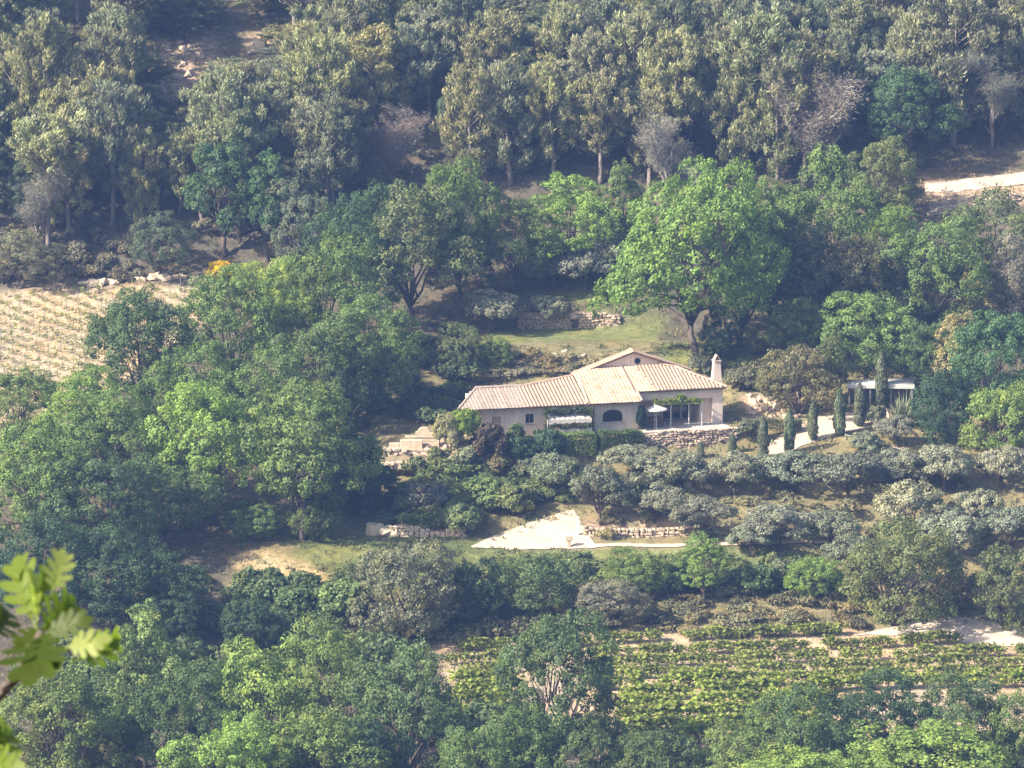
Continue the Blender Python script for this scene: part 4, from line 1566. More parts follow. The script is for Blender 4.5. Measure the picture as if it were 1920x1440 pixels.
P4 = np.stack([-1.95 + rs.normal(0, 0.07, 400), -0.7 + rs.normal(0, 0.1, 400), t3[:400]], 1)
leaves_in(rs, np.concatenate([P, P2, P3, P4]), 0.075, LEAF, 'foliage', vine, color=(0.07, 0.09, 0.04))
MB().tube([(2.0, -0.7, -0.2), (2.02, -0.7, 1.2), (1.8, -0.35, 2.05), (0, -0.3, 2.1), (-1.9, -0.35, 2.1)], [0.04, 0.035, 0.03, 0.025, 0.015], 5).build('stem', BARK, vine)

# pergola with vine before the terrace
pg = empty('pergola', hplace(8.2, 0.25, 0.02), PHI)
tag(pg, 'slim white pergola posts and beam carrying a grape vine before the terrace', 'pergola')
for x in (-2.05, -0.65, 0.95, 2.1):
    MB().tube([(x, 0, -0.02), (x, 0, 1.95)], 0.035, 6).build('post', WHITE, pg)
MB().box(-2.2, 2.25, -0.04, 0.04, 1.95, 2.03).build('beam', WHITE, pg)
for k in range(6):
    x = -2.05 + k * 0.83
    MB().box(x - 0.025, x + 0.025, -0.2, 0.98, 2.032, 2.08).build('rafter', WHITE, pg)
rs = np.random.RandomState(41)
t = rs.uniform(-2.1, 2.15, 3400)
top = 0.30 + 0.16 * np.sin(t * 2.3 + 1) + 0.12 * np.sin(t * 5.1)
P = np.stack([t, rs.normal(0.15, 0.22, len(t)), 2.12 + rs.uniform(-0.5, 1.2, len(t)) * top], 1)
vn = empty('grape_vine', hplace(8.2, 0.25, 0.02), PHI)
tag(vn, 'bright green grape vine spread over the pergola', 'vine')
leaves_in(rs, P, 0.085, VINEM, 'foliage', vn, color=(0.17, 0.22, 0.05))
MB().tube([(2.1, 0.07, -0.02), (2.08, 0.08, 1.3), (2.0, 0.1, 2.06), (0.4, 0.1, 2.12), (-1.9, 0.1, 2.12)], [0.035, 0.03, 0.025, 0.02, 0.012], 5).build('stem', BARK, vn)
# white parasol on the terrace
pa = empty('parasol', hplace(6.2, -0.1, 0.02), PHI)
tag(pa, 'white parasol open at the left end of the terrace', 'parasol')
MB().tube([(0, 0, 0), (0, 0, 2.02)], 0.028, 6).build('pole', WHITE, pa)
MB().tube([(0, 0, 0), (0, 0, 0.07)], 0.26, 10).build('base', CONCR, pa)
v = [(0, 0, 2.05)]
nseg = 16
for k in range(nseg):
    a_ = 2 * math.pi * k / nseg
    v.append((math.cos(a_) * 0.9, math.sin(a_) * 0.9, 1.74 - (0.03 if k % 2 else 0)))
for k in range(nseg):
    a_ = 2 * math.pi * k / nseg
    v.append((math.cos(a_) * 0.91, math.sin(a_) * 0.91, 1.62))
fcs = [(0, 1 + k, 1 + (k + 1) % nseg) for k in range(nseg)] + [(1 + k, 17 + k, 17 + (k + 1) % nseg, 1 + (k + 1) % nseg) for k in range(nseg)]
MB().add(v, fcs).build('canopy', CANVAS, pa)
for k in range(8):
    a_ = 2 * math.pi * k / 8
    MB().tube([(0, 0, 1.98), (math.cos(a_) * 0.87, math.sin(a_) * 0.87, 1.71)], 0.01, 4).build('rib', WOODD, pa)
# table and chairs under it
tb = empty('terrace_table', hplace(6.2, 1.2, 0.02), PHI)
tag(tb, 'dark table standing under the white parasol', 'table')
MB().box(-0.75, 0.75, -0.4, 0.4, 0.70, 0.74).build('table_top', WOODD, tb)
for sx in (-0.68, 0.68):
    for sy in (-0.34, 0.34):
        MB().box(sx - 0.03, sx + 0.03, sy - 0.03, sy + 0.03, 0, 0.70).build('leg', WOODD, tb)
for i, (dx, dy, rz, lb) in enumerate([(-0.4, -0.75, 0, 'dark chair at the left front of the terrace table'), (0.4, -0.75, 0, 'dark chair at the right front of the terrace table'),
                                      (1.15, 0.0, math.pi / 2, 'dark chair at the right end of the terrace table')]):
    c = empty('chair', hplace(6.2 + dx, 1.2 + dy, 0.02), PHI + rz)
    tag(c, lb, 'chair', 'chairs on the terrace')
    MB().box(-0.21, 0.21, -0.2, 0.2, 0.43, 0.46).build('seat', WOODD, c)
    MB().box(-0.21, 0.21, -0.22, -0.185, 0.55, 0.90).build('backrest', WOODD, c)
    for sx in (-0.19, 0.19):
        for sy in (-0.185, 0.18):
            MB().box(sx - 0.018, sx + 0.018, sy - 0.018, sy + 0.018, 0, 0.43 if sy > 0 else 0.9).build('leg', WOODD, c)

# ------------------------------------------------------------------ fountain terrace left of the house
fo = empty('wall_fountain', (-7.4, -1.6, -0.75))
tag(fo, 'pale stone wall fountain with a rounded head left of the house', 'fountain')
MB().box(-1.45, 1.35, 0, 0.4, -0.2, 0.62).build('back_wall', STONEP, fo, bevel=0.03)
v = []
hd = [(-0.72, 0.62), (0.72, 0.62), (0.72, 1.12)] + [(0.52 * math.cos(t), 1.12 + 0.38 * math.sin(t)) for t in np.linspace(0.0, math.pi, 11)] + [(-0.72, 1.12)]
v = [(x, -0.03, z) for x, z in hd] + [(x, 0.36, z) for x, z in hd]
nh = len(hd)
fcs = [tuple(range(nh)), tuple(range(2 * nh - 1, nh - 1, -1))] + [(i, i + nh, (i + 1) % nh + nh, (i + 1) % nh) for i in range(nh)]
MB().add(v, fcs).build('head_panel', STONEP, fo)
MB().box(-1.6, 1.5, -0.05, 0.45, 0.625, 0.72).build('coping', STONEP, fo, bevel=0.02)
bs = MB().box(-0.95, 1.25, -1.0, -0.88, -0.2, 0.45).box(-0.95, -0.83, -0.88, -0.002, -0.2, 0.45).box(1.13, 1.25, -0.88, -0.002, -0.2, 0.45)
bs.build('basin', STONEP, fo)
MB().box(-0.83, 1.13, -0.88, -0.005, -0.2, 0.32).build('water', GLASS, fo)
lw = empty('garden_wall', (-9.0, -3.2, -0.75))
tag(lw, 'low pale block wall before the wall fountain', 'wall')
for k, (x0, x1, z1) in enumerate([(-1.3, -0.4, 0.45), (-0.37, 0.55, 0.72), (0.58, 1.5, 0.72)]):
    MB().box(x0, x1, 0, 0.4, -0.3, z1).build('block', STONEP, lw, bevel=0.04)
rs = np.random.RandomState(50)
stone_wall('upper_tier_wall', 'upper tier of pale rough blocks below the wall fountain', 'wall', (-10.6, -3.75), (-5.9, -3.95),
           lambda s: 0.55 + 0.1 * math.sin(s * 1.7), 0.5, BLOCKSP, 51, zfun=lambda s: -1.25, bulge=0.1)
stone_wall('lower_tier_wall', 'lower tier of pale rough blocks below the wall fountain', 'wall', (-10.9, -4.9), (-7.4, -5.2),
           lambda s: 0.75 - 0.08 * s, 0.5, BLOCKSP, 52, zfun=lambda s: -2.15, bulge=0.12)
rock_group('fountain_rocks', 'pale tumbled rocks right of the block tiers', 'rocks',
           [(rr.uniform(800, 872), rr.uniform(835, 875), rr.uniform(0.3, 0.7)) for k in range(24)], ROCKS, 53)

# ------------------------------------------------------------------ shelter, gate pillar, rail
x, y, z = at(1650, 757)
sh = empty('garden_shelter', (x, y, z), R(-2))
tag(sh, 'low open shelter with a curved white roof behind the cypresses', 'shelter')
v, fcs = [], []
for i in range(9):
    t = i / 8
    yy = -1.1 + 2.6 * t
    zz = 1.62 + 0.30 * math.sin(math.pi * (0.15 + 0.6 * t))
    v += [(-2.9, yy, zz), (2.85, yy, zz + 0.22)]
fcs = [(2 * i, 2 * i + 1, 2 * i + 3, 2 * i + 2) for i in range(8)]
ro = MB().add(v, fcs).build('roof', ROOFW, sh, True)
sm = ro.modifiers.new('solid', 'SOLIDIFY')
sm.thickness = 0.07
MB().box(-2.9, 2.9, -1.17, -1.10, 1.55, 1.92).build('fascia', ROOFW, sh)
for xx in (-2.7, -0.9, 0.9, 2.7):
    MB().box(xx - 0.06, xx + 0.06, -1.05, -0.93, -0.3, 1.7).build('post', GREYW, sh)
for k in range(11):
    MB().box(-2.75 + k * 0.5, -2.27 + k * 0.5, 1.3, 1.36, -0.3, 1.75 + k * 0.016).build('board', GREYW, sh)
x, y, z = at(1083, 1004)
gp = empty('gate_pillar', (x, y, z))
tag(gp, 'white gate pillar at the right edge of the gravel ramp', 'pillar')
MB().box(-0.12, 0.12, -0.12, 0.12, -0.2, 1.45).build('shaft', WHITE, gp, bevel=0.02)
MB().box(-0.16, 0.16, -0.16, 0.16, 1.452, 1.53).build('cap', WHITE, gp, bevel=0.02)
x, y, z = at(1067, 1026)
ob = empty('stone_pedestal', (x, y, z))
tag(ob, 'small brown pedestal standing on the edge of the gravel ramp', 'pedestal')
MB().box(-0.13, 0.13, -0.13, 0.13, -0.1, 0.55).build('shaft', STONER, ob, bevel=0.02)
MB().box(-0.28, 0.28, -0.2, 0.2, 0.552, 0.95).build('block', STONER, ob, bevel=0.05)
a = np.array(at(1585, 822))
b = np.array(at(1692, 850))
rl = empty('timber_rail', tuple(a))
tag(rl, 'low grey timber rail below the end of the driveway', 'rail')
for k in range(5):
    p = (b - a) * k / 4
    p[2] = H(a[0] + p[0], a[1] + p[1]) - a[2]
    MB().box(p[0] - 0.05, p[0] + 0.05, p[1] - 0.05, p[1] + 0.05, p[2] - 0.2, p[2] + 0.42).build('post', GREYW, rl)
MB().tube([(0, -0.08, 0.33), tuple((b - a) / 2 + np.array([0, -0.08, 0.36])), tuple((b - a) + np.array([0, -0.08, 0.33]))], 0.06, 6).build('bar', GREYW, rl)


# ------------------------------------------------------------------ hedges and garden plants
def hedge(name, label, u0, u1, vb, h, depth, tint, seed, round_=0.15, cat='hedge', dens=420, size=0.06):
    a, b = np.array(at(u0, vb)), np.array(at(u1, vb if not isinstance(vb, tuple) else vb[1]))
    rs = np.random.RandomState(seed)
    L = np.linalg.norm((b - a)[:2])
    ang = math.atan2(b[1] - a[1], b[0] - a[0])
    root = empty(name, tuple(a), ang)
    n = int(dens * (L * h * 2 + L * depth + 2 * h * depth))
    q = rs.uniform(-1, 1, (n, 3))
    k = rs.randint(0, 3, n)
    for j in range(3):
        mk = k == j
        q[mk, j] = np.sign(q[mk, j]) * rs.uniform(0.82, 1.03, mk.sum())
    q[:, 2] = np.where((k == 2), np.abs(q[:, 2]), q[:, 2])
    ln = np.maximum(np.abs(q).max(1), 1e-6)
    sph = q / (np.linalg.norm(q, axis=1)[:, None] + 1e-6) * ln[:, None]
    q = q * (1 - round_) + sph * round_
    P = q * np.array([L / 2, depth / 2, h / 2]) + np.array([L / 2, 0, h / 2])
    P[:, 2] += 0.08 * np.sin(P[:, 0] * 2.1 + seed) + (P[:, 0] / max(L, 0.1)) * (b[2] - a[2])
    P += rs.normal(0, 0.035, P.shape)
    leaves_in(rs, P, size, LEAF, 'foliage', root, color=TINT[tint])
    mb = MB()
    for i in range(max(2, int(L / 0.7))):
        xx = (i + 0.5) * L / max(2, int(L / 0.7))
        mb.tube([(xx, 0, -0.15), (xx + 0.05, 0.03, h * 0.85)], [0.035, 0.012], 4)
    mb.build('stem', BARK, root)
    return tag(root, label, cat)


hedge('hedge', 'clipped green hedge under the arched window of the house', 1120, 1205, 852, 2.1, 1.3, 'deep', 1, 0.35)
hedge('hedge', 'lighter green hedge between the dark bushes and the clipped hedge', 1038, 1118, 855, 2.05, 1.2, 'mid', 2, 0.3)
hedge('hedge', 'grey green box hedge between the terrace and the cypresses', 1395, 1500, 808, 1.0, 1.0, 'olived', 3, 0.12)
hedge('hedge', 'dark clipped hedge block right of the spiky plant', 1736, 1772, 795, 1.9, 1.5, 'dark', 4, 0.35)
hedge('hedge', 'low green hedge on the slope left below the dark bushes', 870, 975, 950, 1.1, 1.6, 'moss', 5, 0.5)
hedge('hedge', 'low green hedge above the lower wall', 745, 850, 988, 1.0, 1.3, 'mid', 6, 0.5)
GB = 'garden bushes'
BUSHES = [
    ('bush', 870, 768, 838, 34, 'lime', 'bright green climber bush at the left corner of the house'),
    ('bush', 842, 775, 840, 40, 'tan', 'pale dry bush left of the bright climber'),
    ('bush', 920, 796, 868, 70, 'rust', 'reddish dark bush below the shuttered window'),
    ('bush', 968, 794, 828, 32, 'deep', 'clipped round ball bush left of the square window'),
    ('bush', 978, 818, 868, 62, 'dark', 'dark bush below the square window'),
    ('bush', 1025, 806, 866, 70, 'dark', 'dark bush below the white awning'),
    ('bush', 1203, 762, 806, 18, 'dark', 'narrow dark bush between the house wall and the terrace'),
    ('bush', 880, 835, 880, 70, 'olive', 'grey green bush below the bright climber'),
    ('bush', 820, 838, 875, 45, 'moss', 'low bush on the right of the stone steps'),
    ('bush', 935, 848, 888, 60, 'brown', 'brownish low bush below the reddish one'),
    ('bush', 985, 858, 892, 60, 'olived', 'grey low bush right of the brownish low one'),
    ('bush', 1400, 790, 815, 40, 'olived', 'small bush at the right end of the terrace'),
    ('bush', 1640, 760, 800, 40, 'olived', 'bush at the foot of the tallest cypress'),
    ('bush', 1625, 810, 850, 80, 'olive', 'bush below the timber rail'),
    ('bush', 800, 905, 960, 90, 'bare', 'twiggy greyish bush on the slope above the lower hedge'),
    ('bush', 900, 895, 950, 100, 'mid', 'green bush above the gravel ramp'),
    ('bush', 960, 910, 965, 90, 'moss', 'olive green bush above the gravel ramp'),
    ('bush', 860, 945, 1000, 100, 'moss', 'green bush at the right end of the lower hedge'),
    ('bush', 640, 1090, 1160, 110, 'mid', 'bush left of the grey green mound'),
    ('bush', 560, 1100, 1150, 90, 'deep', 'dark bush below the straw coloured patch'),
    ('bush', 1080, 1035, 1070, 70, 'moss', 'low bush under the stone pedestal'),
    ('bush', 1260, 1060, 1115, 80, 'deep', 'dark bush left of the trunk of the young roadside tree'),
    ('bush', 1420, 1060, 1115, 90, 'deep', 'dark bush right of the young roadside tree'),
    ('bush', 1460, 1050, 1100, 70, 'olived', 'grey bush below the silvery olive by the road'),
    ('scrubbush', 880, 690, 715, 70, 'tan', 'dry yellowish bush just above the left roof end'),
    ('scrubbush', 1390, 690, 730, 70, 'olived', 'scrub bush right of the chimney'),
    ('scrubbush', 1440, 690, 735, 60, 'moss', 'scrub bush left of the brownish dome'),
    ('scrubbush', 1320, 660, 700, 60, 'olived', 'scrub bush behind the right end of the roof'),
]
for t in BUSHES:
    put(*t, group=GB)
# low scrub that reads as one mass: slope above the vineyard, forest floor, hollow, olive grove
brs = np.random.RandomState(9)
SCL = [broad_crown(300 + k, 2.0, 1.15, 0.45, nbig=6, npuff=7, nleaf=10, size=0.115, low=-0.2, puff=0.27, lobe=0.42)[:3] for k in range(4)]


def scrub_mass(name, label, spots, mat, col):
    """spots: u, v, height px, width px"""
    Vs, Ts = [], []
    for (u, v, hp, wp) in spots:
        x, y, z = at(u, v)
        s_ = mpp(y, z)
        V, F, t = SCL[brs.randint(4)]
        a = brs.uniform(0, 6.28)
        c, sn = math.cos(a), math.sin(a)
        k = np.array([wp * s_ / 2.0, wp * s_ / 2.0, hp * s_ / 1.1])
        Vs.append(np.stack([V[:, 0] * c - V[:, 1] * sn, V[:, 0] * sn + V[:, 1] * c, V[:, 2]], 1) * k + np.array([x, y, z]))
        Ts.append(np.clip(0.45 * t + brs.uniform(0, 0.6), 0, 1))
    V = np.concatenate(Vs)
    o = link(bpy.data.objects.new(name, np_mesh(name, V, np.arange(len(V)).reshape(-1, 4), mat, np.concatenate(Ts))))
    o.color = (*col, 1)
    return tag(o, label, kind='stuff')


U = brs.uniform
scrub_mass('slope_scrub', 'grey green scrub covering the slope above the vineyard',
           [(U(1080, 1640), U(1112, 1192), U(9, 22), U(26, 60)) for k in range(90)] + [(U(690, 1080), U(1130, 1205), U(20, 38), U(40, 70)) for k in range(45)],
           SCRUBM, (0.19, 0.19, 0.11))
scrub_mass('forest_undergrowth', 'low undergrowth beneath the forest trees',
           [q for q in [(U(-40, 1960), U(170, 480), U(14, 32), U(28, 52)) for k in range(120)] + [(U(-20, 290), U(420, 530), U(12, 26), U(24, 46)) for k in range(60)]
            if not any(in_poly(np.array([q[0]]), np.array([q[1]]), c)[0] for c in CLEAR[:1] + CLEAR[3:4])], SCRUBM, (0.17, 0.165, 0.115))
scrub_mass('valley_scrub', 'green scrub filling the valley floor between the lower trees',
           [(U(-20, 800), U(1190, 1470), U(30, 60), U(60, 110)) for k in range(62)] + [(U(800, 1010), U(1360, 1470), U(30, 60), U(60, 110)) for k in range(20)] + [(U(330, 620), U(1100, 1210), U(20, 40), U(50, 90)) for k in range(30)]
           + [(U(1180, 1920), U(1400, 1470), U(30, 50), U(60, 110)) for k in range(40)], LEAF, (0.11, 0.155, 0.07))
scrub_mass('hollow_and_shade_scrub', 'dark low scrub in the shaded hollow left of the house, some added as shadow',
           [(U(640, 880), U(640, 800), U(15, 36), U(40, 75)) for k in range(55)] + [(U(640, 720), U(890, 990), U(12, 28), U(40, 70)) for k in range(18)], LEAF, (0.09, 0.13, 0.065))  # second batch: dark scrub added in place of the big round tree's shadow
scrub_mass('grove_herbs', 'low herbs growing between the olive trees',
           [(U(1100, 1900), U(890, 1010), U(10, 24), U(24, 55)) for k in range(60)], SCRUBM, (0.21, 0.21, 0.12))
scrub_mass('bank_scrub', 'dry scrub on the bank behind the house',
           [(U(880, 1110), U(668, 715), U(8, 18), U(22, 48)) for k in range(34)] + [(U(1370, 1500), U(690, 735), U(12, 30), U(30, 60)) for k in range(16)],
           SCRUBM, (0.22, 0.21, 0.13))
scrub_mass('garden_scrub', 'low plants on the slope between the hedge and the gravel ramp',
           [(U(760, 900), U(880, 985), U(14, 34), U(36, 70)) for k in range(36)] + [(U(900, 1060), U(880, 945), U(12, 26), U(30, 60)) for k in range(34)] + [(U(900, 1560), U(1055, 1115), U(12, 32), U(36, 70)) for k in range(66)] + [(U(600, 700), U(1075, 1120), U(12, 30), U(36, 60)) for k in range(10)],
           LEAF, (0.15, 0.19, 0.08))
# spiky plant by the shelter
x, y, z = at(1692, 795)
ag = empty('spiky_plant', (x, y, z))
tag(ag, 'grey green plant with long spiky arching leaves before the shelter', 'plant')
rs = np.random.RandomState(60)
V, F = [], []
for k in range(95):
    a_ = rs.uniform(0, 6.28)
    el = rs.uniform(0.25, 1.45)
    L = rs.uniform(2.0, 3.3)
    d = np.array([math.cos(a_) * math.cos(el), math.sin(a_) * math.cos(el), math.sin(el)])
    sd = np.array([-math.sin(a_), math.cos(a_), 0])
    c0 = np.array([rs.normal(0, 0.25), rs.normal(0, 0.2), 0.1])
    n0 = len(V)
    for j, t in enumerate(np.linspace(0, 1, 5)):
        p = c0 + d * L * t + np.array([0, 0, -0.5 * t * t * (1.5 - el)])
        w_ = 0.085 * (1 - t) ** 0.7 + 0.004
        V += [p - sd * w_, p + sd * w_]
    for j in range(4):
        F.append([n0 + 2 * j, n0 + 2 * j + 1, n0 + 2 * j + 3, n0 + 2 * j + 2])
fo_ = link(bpy.data.objects.new('foliage', np_mesh('foliage', np.array(V), np.array(F), OLEAF, rs.rand(len(F)))), ag)
fo_.color = (0.18, 0.21, 0.13, 1)
MB().tube([(0, 0, -0.2), (0, 0, 0.5)], [0.18, 0.12], 7).build('stem', BARK, ag)
# two bare young trunks in the hollow
# ------------------------------------------------------------------ vineyards


def vine_mesh(seed):
    rs = np.random.RandomState(seed)
    n = 170
    P = np.stack([rs.normal(0, 0.26, n), rs.normal(0, 0.16, n), 0.62 + rs.normal(0, 0.16, n) + 0.1 * np.sin(np.arange(n))], 1)
    P[:30, 2] += rs.uniform(0.1, 0.3, 30)
    P[:, 0] = np.clip(P[:, 0], -0.55, 0.55)
    P[:, 1] = np.clip(P[:, 1], -0.32, 0.32)
    P[:, 2] = np.clip(P[:, 2], 0.3, 1.0)
    nn = unit(rdirs(rs, n) + np.array([0, 0, 0.6]))
    s = 0.105 * rs.uniform(0.6, 1.35, n)
    V, F = leaf_quads(rs, P, nn, s, s * 0.8)
    # trunk
    tv, tf = [], []
    for z, r_ in ((-0.1, 0.035), (0.35, 0.03), (0.8, 0.02)):
        for k in range(4):
            tv.append((math.cos(k * 1.57) * r_ + 0.04 * math.sin(z * 9 + seed), math.sin(k * 1.57) * r_, z))
    for j in range(2):
        for k in range(4):
            tf.append((4 * j + k, 4 * j + (k + 1) % 4, 4 * j + 4 + (k + 1) % 4, 4 * j + 4 + k))
    nv = len(V)
    me = np_mesh('grapevine', np.concatenate([V, np.array(tv)]), np.concatenate([F, np.array(tf) + nv]), VINEM,
                 np.concatenate([rs.rand(n), np.zeros(8)]))
    me.materials.append(BARK)
    mi = np.zeros(n + 8, np.int32)
    mi[n:] = 1
    me.polygons.foreach_set('material_index', mi)
    return me, V, F


VM = [vine_mesh(200 + k) for k in range(6)]
vrs = np.random.RandomState(21)
cand = []
rowdir = np.array([math.cos(R(5)), math.sin(R(5))])
rown = np.array([-rowdir[1], rowdir[0]])
for r_ in range(-4, 18):
    for k in range(-30, 60):
        p = np.array([20.0, -38.0]) - rown * r_ * 2.35 + rowdir * (k * 0.98 + vrs.normal(0, 0.10))
        z = H(*p)
        u, v, _ = project(np.array([p[0], p[1], z]))
        green = 0
        if u < 845 or u > 1960 or v < 1190 or v > 1400:
            continue
        if in_poly(np.array([u]), np.array([v]), [(1560, 1180), (1740, 1150), (1960, 1160), (1960, 1220), (1840, 1215), (1740, 1198), (1600, 1196)])[0]:
            continue
        if v > 1300 and (960 < u < 1160 or u > 1560):
            continue
        if 960 < u < 1110 and v > 1215:
            continue
        if vrs.rand() < 0.06:
            continue
        cand.append((v, u, p[0], p[1], z, r_))
cand.sort(reverse=True)
rest = cand[300:]
def ordinal(n):
    tens = ['', '', 'twenty', 'thirty', 'forty', 'fifty', 'sixty']
    if n <= 20:
        return ORD[n - 1]
    t_, o_ = divmod(n, 10)
    return tens[t_] + '-' + ORD[o_ - 1] if o_ else tens[t_][:-1] + 'ieth'


rowsv = sorted({c[5] for c in cand[:300]})
rank = {}
for r_ in rowsv:
    for q, c in enumerate(sorted([c for c in cand[:300] if c[5] == r_], key=lambda c: c[1])):
        rank[c[:2]] = (q + 1, rowsv.index(r_) + 1)
for (v, u, x, y, z, r_) in cand[:300]:
    o = bpy.data.objects.new('grapevine', VM[vrs.randint(6)][0])
    o.location = (x, y, z)
    o.rotation_euler.z = R(5) + (math.pi if vrs.rand() < 0.5 else 0)
    lush = 1.25 if v > 1283 else 1.0
    s = vrs.uniform(0.85, 1.25) * lush
    o.scale = (s * vrs.uniform(1.1, 1.4), s * lush, s * 0.95)
    c = (0.24, 0.28, 0.075) if v < 1283 else (0.25, 0.31, 0.065)
    j = vrs.uniform(0.8, 1.2)
    o.color = (c[0] * j, c[1] * j, c[2] * j, 1)
    link(o)
    tag(o, '%s grapevine from the left in the %s row from the top, lower vineyard' % (ordinal(rank[(v, u)][0]), ordinal(rank[(v, u)][1])), 'grapevine', 'grapevines of the lower vineyard')


def vine_mass(name, spots, col, label, sc_=1.0):
    Vs, Fs, n = [], [], 0
    for (x, y, z, rz, s) in spots:
        me, V, F = VM[vrs.randint(6)]
        sel = vrs.choice(len(F), 45, replace=False)
        Vv = V.reshape(-1, 4, 3)[sel].reshape(-1, 3) * s
        c, sn = math.cos(rz), math.sin(rz)
        Vv = np.stack([Vv[:, 0] * c - Vv[:, 1] * sn + x, Vv[:, 0] * sn + Vv[:, 1] * c + y, Vv[:, 2] + z], 1)
        Vs.append(Vv)
        Fs.append(np.arange(len(Vv)).reshape(-1, 4) + n)
        n += len(Vv)
    F = np.concatenate(Fs)
    o = link(bpy.data.objects.new(name, np_mesh(name, np.concatenate(Vs), F, VINEM, vrs.rand(len(F)))))
    o.color = (*col, 1)
    return tag(o, label, kind='stuff')


spots = []
up_dir = np.array([math.cos(R(-38)), math.sin(R(-38))])
up_n = np.array([-up_dir[1], up_dir[0]])
c0 = np.array(at(150, 610)[:2])
posts = []
for r_ in range(-20, 21):
    for k in range(-42, 43):
        p = c0 + up_n * r_ * 1.45 + up_dir * (k * 0.75 + vrs.normal(0, 0.08))
        z = H(*p)
        u, v, _ = project(np.array([p[0], p[1], z]))
        if in_poly(np.array([u]), np.array([v]), [(-60, 558), (200, 545), (395, 545), (400, 590), (250, 700), (60, 830), (-60, 840)])[0]:
            spots.append((p[0], p[1], z, R(-38), vrs.uniform(0.45, 0.8)))
            if k % 4 == 0:
                posts.append((p[0], p[1], z))
spots += [(x, y, z, R(5), 1.0) for (_, _, x, y, z, _r) in rest]
vine_mass('vineyard_rows', spots, (0.24, 0.27, 0.10), 'far rows of young vines in the pale left vineyard')
pm = MB()
for (x, y, z) in posts:
    pm.box(x - 0.03, x + 0.03, y - 0.03, y + 0.03, z - 0.1, z + 1.25)
po = pm.build('vineyard_stakes', GREYW)
tag(po, 'thin stakes along the rows of the left vineyard', kind='stuff')

# ------------------------------------------------------------------ ground cover: tufts of dry grass and herbs
grs = np.random.RandomState(33)
NT = 16000
px = grs.uniform(-60, 60, NT)
py = grs.uniform(-60, 75, NT)
pz = height(px, py)
tu, tv_, _ = project(np.stack([px, py, pz], -1))
bad = np.zeros(NT, bool)
for poly in ([(870, 655), (1230, 645), (1255, 596), (960, 606), (880, 640)], [(900, 1028), (1070, 966), (1110, 1026)],
             [(1090, 1032), (1560, 1028), (1560, 1010), (1090, 1014)], [(1428, 852), (1474, 814), (1534, 784), (1670, 770), (1675, 794), (1570, 811), (1455, 864)],
             [(1650, 1192), (1755, 1163), (1990, 1178), (1990, 1212), (1850, 1208)], [(1725, 356), (1990, 330), (1990, 310), (1725, 344)]):
    bad |= in_poly(tu, tv_, poly)
Xl, Yl = to_local(px, py)
bad |= (Xl > -12.5) & (Xl < 13.5) & (Yl > -1.7) & (Yl < 8)
bad |= (px > -11.5) & (px < -4.5) & (py > -6.3) & (py < 3)
vin = in_poly(tu, tv_, [(820, 1198), (1600, 1190), (1940, 1210), (1940, 1480), (820, 1480)]) | in_poly(
    tu, tv_, [(-80, 552), (400, 538), (410, 590), (250, 700), (60, 830), (-80, 840)])
bad |= vin & (grs.rand(NT) < 0.8)
bad |= (tu < -120) | (tu > 2040) | (tv_ > 1560) | (tv_ < -60)
px, py, pz, tu, tv_ = px[~bad], py[~bad], pz[~bad], tu[~bad], tv_[~bad]
ng = 11
i = np.repeat(np.arange(len(px)), ng)
n = len(i)
sz = grs.uniform(0.5, 1.5, len(px))
P = np.stack([px[i] + grs.normal(0, 0.16, n) * sz[i], py[i] + grs.normal(0, 0.16, n) * sz[i], pz[i] + np.abs(grs.normal(0.10, 0.08, n)) * sz[i]], 1)
al = unit(rdirs(grs, n) * 0.6 + np.array([0, 0, 1.0]))
nr = unit(np.cross(al, rdirs(grs, n)))
s = 0.12 * sz[i] * grs.uniform(0.6, 1.3, n)
V, F = leaf_quads(grs, P, nr, s, s * 0.35, al)
lush = in_poly(tu, tv_, [(540, 1005), (1560, 1020), (1560, 1120), (560, 1120)]) | in_poly(tu, tv_, [(860, 660), (1260, 660), (1260, 500), (860, 520)])
GRASSC = mat_new('dry_grass')
m, nt, p = GRASSC
at_ = N(nt, 'ShaderNodeAttribute', attribute_name='tone')
cr = nt.nodes.new('ShaderNodeValToRGB')
e = cr.color_ramp.elements
e[0].position, e[0].color = 0.0, (0.085, 0.115, 0.040, 1)
e[1].position, e[1].color = 1.0, (0.40, 0.32, 0.18, 1)
e2 = e.new(0.45)
e2.color = (0.14, 0.15, 0.065, 1)
e3 = e.new(0.75)
e3.color = (0.24, 0.21, 0.10, 1)
nt.links.new(at_.outputs['Fac'], cr.inputs[0])
nt.links.new(cr.outputs[0], p.inputs['Base Color'])
p.inputs['Roughness'].default_value = 0.9
tone = np.clip(grs.rand(len(px)) * 0.9 - 0.45 * lush, 0, 1)[i] * 0.8 + 0.2 * grs.rand(n)
go2 = link(bpy.data.objects.new('ground_cover', np_mesh('ground_cover', V, F, m, tone)))
tag(go2, 'dry grass tufts and herbs covering the open hillside', kind='stuff')


# ------------------------------------------------------------------ oak sapling close to the camera
def camera_side(u, v, dist):
    return CAM + ray(u, v) * dist


LEAFF = leaf_material('oak_leaf_close', 0.55, 0.25, (1.1, 1.05, 0.8), 0.45)


